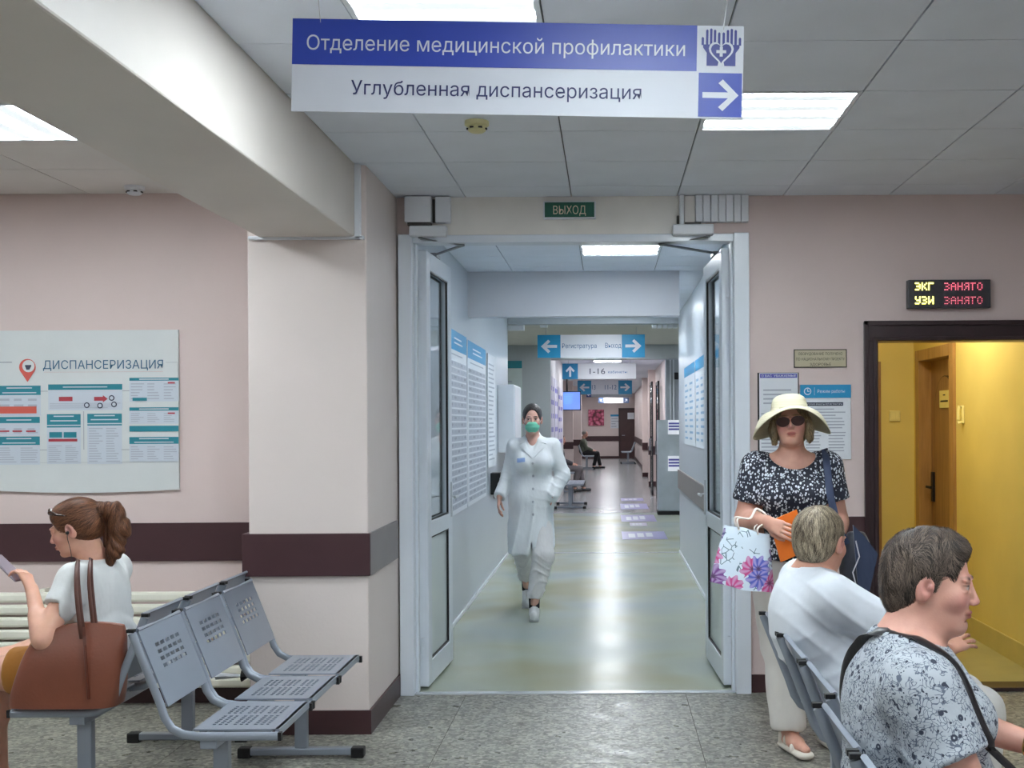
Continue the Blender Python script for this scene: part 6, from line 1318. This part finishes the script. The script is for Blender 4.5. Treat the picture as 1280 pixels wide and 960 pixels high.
# ================= 5. woman with phone =================
def P_phone():
    t = person('woman with auburn ponytail in white T-shirt looking at her phone', -2.1, 4.75)
    hc = V3(-2.170, 4.72, 1.115); R = basis((-1, -.12, -.24), (-.2, 0, 1)); s = .98
    F = Fld(); head_prims(F, hc, R, s); T = lambda x, y, z: hc+R@V3(x, y, z)*s
    F.cap(T(0, -.03, -.055), (-2.095, 4.75, .965), .048, .060, .03)
    sn, sf = V3(-2.115, 4.59, .925), V3(-2.09, 4.91, .93); en, ef = V3(-2.165, 4.435, .715), V3(-2.22, 4.95, .70); wn, wf = V3(-2.278, 4.58, .885), V3(-2.46, 4.86, .60)
    F.cap(sn, sf, .052, .052, .03); F.ell((-2.10, 4.75, .83), (.10, .145, .16), None, .05); F.ell((-2.09, 4.75, .64), (.12, .15, .16), None, .05); F.ell((-2.13, 4.75, .555), (.14, .165, .08), None, .03)
    arm(F, sn, en, wn, (.048, .040, .036, .024)); arm(F, sf, ef, wf, (.050, .042, .038, .026)); hn = nrm(V3(-2.35, 4.63, .985)-wn); hf = nrm((-1, 0, -.15))
    hand_prims(F, wn, hn, (-.8, .3, .2), -1, (.45, .7, .5), .5, .92); hand_prims(F, wf, hf, (0, 0, -1), 1, (.3, .4, .3), .4, .95)
    for q in (-1, 1): leg(F, (-2.17, 4.75+q*.09, .55), (-2.58, 4.75+q*.09, .535), (-2.55, 4.75+q*.09, .09), (-1, 0, 0)); foot_prims(F, (-2.55, 4.75+q*.09, .09), (-1, 0, 0))
    solid('body', F, .0085, SK, t, [head_box(hc), hand_box(wn, hn), hand_box(wf, hf)], head_paint(hc, R, s, (120, 80, 62), (196, 112, 104), closed=True), (228, 176, 152))
    H = Fld(); E = lambda p, r, k=.02, op='u': H.ell(T(*p), V3(r)*s, R, k, op); E((0, -.018, .036), (.084, .104, .088), .01); E((0, -.05, -.01), (.076, .062, .06), .03); E((0, .03, .06), (.06, .05, .045), .02)
    E((0, .112, -.025), (.09, .068, .095), .012, 's'); E((0, -.02, -.125), (.1, .12, .055), .01, 's')
    for q in (-1, 1): E((q*.086, .004, -.026), (.02, .022, .038), .006, 's')
    H.cap(T(0, -.10, .045), T(0, -.125, .05), .022, .024, .02); H.cap(T(0, -.125, .052), T(0, -.168, .035), .026, .030, .02)
    H.cap(T(-.005, -.168, .03), T(-.01, -.178, -.045), .034, .037, .02); H.cap(T(-.01, -.178, -.045), T(-.02, -.140, -.125), .036, .030, .02); H.cap(T(-.02, -.140, -.125), T(-.03, -.085, -.205), .028, .006, .02); H.cap(T(.01, -.14, .01), T(.02, -.10, -.10), .018, .014, .015)
    def hw(V):
        q = (V-hc)@R; a = np.arctan2(q[:, 0], q[:, 2]); tail = (q[:, 1] < -.13); return np.where(tail, .003*np.sin(q[:, 1]*190+5*np.sin(q[:, 2]*26))+.003*fbm(V, 70, 2), .001*fbm(V, 60, 3))
    solid('hair', H, .0034, hair_mat('hair_auburn', (66, 40, 30), (112, 72, 52), (60, 60, 60)), t, wr=hw)
    def hd(q):
        if q[1] > -.115: return V3(-q[0], -.115-q[1], .05-q[2])
        return V3(.03*math.sin(q[2]*70), .03+(.10+q[1])*(q[2] < -.05)+.05*math.sin(q[2]*38), -.14)
    strands(KIDS[t.name][-1], hc, R, s, hd, 8000, .060, .0008, ((62, 36, 26), (158, 106, 76)), t, lift=.004)
    MB().lathe(tuple(T(0, -.113, .048)), [(.024, -.008), (.028, 0), (.024, .008)], 16, 'x').build('hair_tie', BLACK, t, smooth=True)
    g = MB()
    for q in (-1, 1):
        g.tube([T(q*.022, .072, .098), T(q*.05, .065, .085), T(q*.074, .03, .068), T(q*.082, -.03, .05)], [.007, .010, .004, .002], 8)
    g.build('sunglasses', M('tortoise_frame', (60, 40, 30), .25), t, smooth=True)
    g = MB(); g.tube(smooth_path([T(-.084, .006, -.014), T(-.088, .010, -.035), T(-.06, .02, -.10), V3(-2.16, 4.655, .93), V3(-2.2, 4.64, .80)], 5), .0016, 6).lathe(tuple(T(-.086, .006, -.012)), [(.003, -.006), (.008, 0), (.003, .006)], 10, 'y').build('earphone', M('earphone_black', (24, 22, 24), .4, var=0), t, smooth=True)
    C = Fld(); C.cap(sn+V3(0, 0, -.006), sf+V3(0, 0, -.006), .064, .064, .03); C.ell((-2.095, 4.75, .835), (.122, .162, .17), None, .05); C.ell((-2.085, 4.75, .66), (.135, .17, .17), None, .05); C.cap((-2.095, 4.75, .92), (-2.10, 4.75, .985), .09, .060, .03)
    for q in (-1, 1): C.ell((-2.18, 4.75+q*.07, .82), (.065, .07, .065), None, .04)
    dn, df_ = nrm(en-sn), nrm(ef-sf); C.cap(sn, sn+dn*.125, .062, .064, .03); C.cap(sf, sf+df_*.125, .062, .064, .03)
    def cuts(D, X, Y, Z):
        for sh, d, ss, yl in ((sn, dn, -1, 4.625), (sf, df_, 1, 4.875)):
            pl = (X-sh[0])*d[0]+(Y-sh[1])*d[1]+(Z-sh[2])*d[2]-.125; near = (Y-yl)*ss; D = np.where((pl > 0) & (near > 0) & (X < -2.12), np.maximum(D, np.minimum(pl, near)), D)
        return D
    C.fn(cuts); C.cut((0, 0, .60), (0, 0, -1)); C.cut((0, 0, .990), (0, 0, 1))
    solid('t_shirt', C, .0068, cloth_mat('white_tee', (220, 222, 222), .85, .2, fs=9), t, wr=lambda V: .003*fbm(V, 24, 7)+.006*np.exp(-((V[:, 2]-.70)/.08)**2)*np.sin(V[:, 2]*90+3*np.sin(V[:, 1]*16+V[:, 0]*10)), smooth=2)
    L_ = Fld(); L_.ell((-2.12, 4.75, .56), (.165, .185, .10), None, .04)
    for q in (-1, 1): L_.cap((-2.17, 4.75+q*.09, .555), (-2.40, 4.75+q*.09, .55), .100, .095, .03)
    L_.cut((-2.40, 0, 0), (-1, 0, 0)); L_.cut((0, 0, .457), (0, 0, -1)); solid('shorts', L_, .009, cloth_mat('mustard_shorts', (190, 128, 52)), t)
    S = Fld()
    for q in (-1, 1): S.cap((-2.53, 4.75+q*.09, .035), (-2.70, 4.75+q*.09, .03), .040, .034, .02)
    S.cut((0, 0, .003), (0, 0, -1)); solid('shoe', S, .009, SH_, t)
    # phone
    p = thing_at('phone', 'pale smartphone held by the woman with the ponytail', 'phone', (-2.44, 4.66, .93)); ax = nrm((-.72, .12, .62)); ax2 = nrm((.12, .98, -.05)); ax2 = nrm(ax2-ax*(ax2@ax)); ax3 = np.cross(ax, ax2)
    c = Vector((-2.400, 4.635, .965)); A = [Vector(a) for a in (ax, ax2, ax3)]; MB().obox(c, A, (.077, .037, .0045)).build('case', M('phone_silver', (170, 160, 172), .3, metal=.4, var=0), p, bevel=.004); MB().obox(c+A[2]*.0052, A, (.072, .033, .0005)).build('screen', M('phone_screen', (30, 34, 44), .1, var=0), p)
    # brown leather bag
    b = thing_at('handbag', 'large brown leather tote bag on the bench beside the woman with the ponytail', 'bag', (-2.08, 4.45, .455))
    LE = M('cognac_leather', (130, 74, 55), .36, var=.12, vs=5, bump=.25, bs=90); g = MB(); sec = []
    BP = [((14, 882), (157, 884)), ((14, 858), (160, 858)), ((25, 830), (158, 828)), ((34, 800), (153, 798)), ((60, 792), (150, 786))]
    lev = [(.456, -2.27, -1.89, .075), (.462, -2.29, -1.88, .083), (.50, -2.292, -1.87, .085), (.60, -2.262, -1.862, .075), (.68, -2.235, -1.862, .055), (.725, -2.205, -1.855, .035), (.752, -2.16, -1.86, .024), (.766, -2.11, -1.865, .018)]
    nn = 28
    for z, xa, xb, hd in lev:
        i = len(g.v); sec.append(i); cx_, hx = (xa+xb)/2, (xb-xa)/2
        for k in range(nn):
            a = 2*math.pi*k/nn; ca, sa = math.cos(a), math.sin(a); e = .45; x_ = cx_+hx*math.copysign(abs(ca)**e, ca); y_ = 4.462+hd*math.copysign(abs(sa)**e, sa); zz = z+(.012*math.sin((x_+2.1)*14) if z > .7 else 0); g.v.append((x_, y_, zz))
    for a, c_ in zip(sec, sec[1:]):
        for k in range(nn): k2 = (k+1) % nn; g.f.append((a+k, a+k2, c_+k2, c_+k)); g.m.append(0)
    g.f.append(tuple(sec[0]+k for k in reversed(range(nn)))); g.m.append(0); g.f.append(tuple(sec[-1]+k for k in range(nn))); g.m.append(0)
    o = g.build('body', LE, b, smooth=True); sb = o.modifiers.new('s', 'SUBSURF'); sb.levels = sb.render_levels = 1
    g = MB(); g.tube([(-2.0, 4.415, .765), (-1.985, 4.39, .70), (-1.965, 4.375, .50)], .006, 6).build('seam', M('cognac_dark', (100, 48, 32), .4), b, smooth=True)
    for dx, yy in ((0, 4.45), (.035, 4.485)):
        MB().tube(smooth_path([(-2.01+dx, yy-.03, .72), (-2.018+dx, yy-.035, .80), (-2.045+dx, yy+.0, .92), (-2.075+dx, yy+.075, .998), (-2.078+dx, yy+.095, .995), (-2.043+dx, yy+.018, .92), (-2.016+dx, yy-.017, .80), (-2.008+dx, yy-.012, .72)], 6), .0085, 8, .45, fd=(0, 1, .3)).build('handle', M('strap_brown', (92, 54, 44), .45), b, smooth=True)
SH_ = M('grey_shoe', (150, 150, 150), .6)
P_phone()

# ================= far figures =================
def far_person(x, y, face, label, top, legs_, hairc, bald=False):
    t = person(label, x, y); d = V3(face, 0, 0); P = lambda a, b, c: V3(x+a*face, y+b, c)
    F = Fld(); hc = P(.03, 0, 1.17); R = basis((face, 0, -.15), (0, 0, 1)); head_prims(F, hc, R, 1); F.cap(P(-.0, 0, 1.12), P(-.04, 0, .98), .05, .058, .03)
    F.ell(P(-.03, 0, .82), (.11, .17, .18)); F.ell(P(-.02, 0, .64), (.13, .17, .15))
    for q in (-1, 1):
        arm(F, P(-.04, q*.19, .93), P(.06, q*.22, .70), P(.28, q*.12, .62)); hand_prims(F, P(.28, q*.12, .62), (face, 0, -.1), (0, -q*.5, -1), q*face, (.4, .5, .3), .3)
        leg(F, P(.02, q*.1, .54), P(.42, q*.11, .50), P(.42+.1*q, q*.1, .09), d); foot_prims(F, P(.42+.1*q, q*.1, .09), d)
    solid('body', F, .012, SK, t, [head_box(hc)[:2]+(.006,)], head_paint(hc, R), (206, 156, 136))
    H = Fld(); H.ell(hc+R@V3(0, -.025, .035), (.098, .088, .082), None); H.ell(hc+R@V3(0, .09, -.01 if not bald else .04), (.09, .085, .09), None, .01, 's'); solid('hair', H, .006, M(hairc[0], hairc[1], .8), t)
    C = Fld(); C.cap(P(-.04, -.19, .92), P(-.04, .19, .92), .07, .07, .03); C.ell(P(-.03, 0, .83), (.135, .19, .19), None, .05); C.ell(P(-.02, 0, .62), (.165, .2, .18), None, .05)
    for q in (-1, 1): C.cap(P(-.04, q*.19, .93), P(.06, q*.22, .70), .066, .06, .03); C.cap(P(.06, q*.22, .70), P(.25, q*.13, .63), .056, .045, .03)
    C.cut((0, 0, .455), (0, 0, -1)); solid('jacket', C, .010, cloth_mat(*top), t, wr=lambda V: .005*fbm(V, 20, 3))
    L_ = Fld()
    for q in (-1, 1): leg(L_, P(.02, q*.1, .545), P(.43, q*.11, .51), P(.42+.1*q, q*.1, .12), d, (.105, .08, .07, .06))
    L_.cut((0, 0, .1), (0, 0, -1)); L_.cut((0, 0, .458+.2), (0, 0, 1)); solid('trousers', L_, .012, cloth_mat(*legs_), t)
    for q in (-1, 1): S = Fld(); S.cap(P(.40+.1*q, q*.1, .04), P(.56+.1*q, q*.1, .035), .045, .038, .02); S.cut((0, 0, .003), (0, 0, -1)); solid('shoe', S, .01, M('black_shoe', (30, 30, 34), .4), t)
far_person(-.80, 39.2, 1, 'old bald man in olive jacket sitting at the far end of the corridor', ('olive_jacket', (92, 98, 84)), ('black_trousers', (34, 34, 38)), ('hair_grey', (150, 145, 140)), True)
far_person(-1.08, 26.0, 1, 'seated visitor in dark jacket half hidden behind the woman in white coat', ('charcoal_jacket', (58, 56, 64)), ('grey_trousers', (110, 104, 106)), ('hair_dark', (60, 50, 46)))
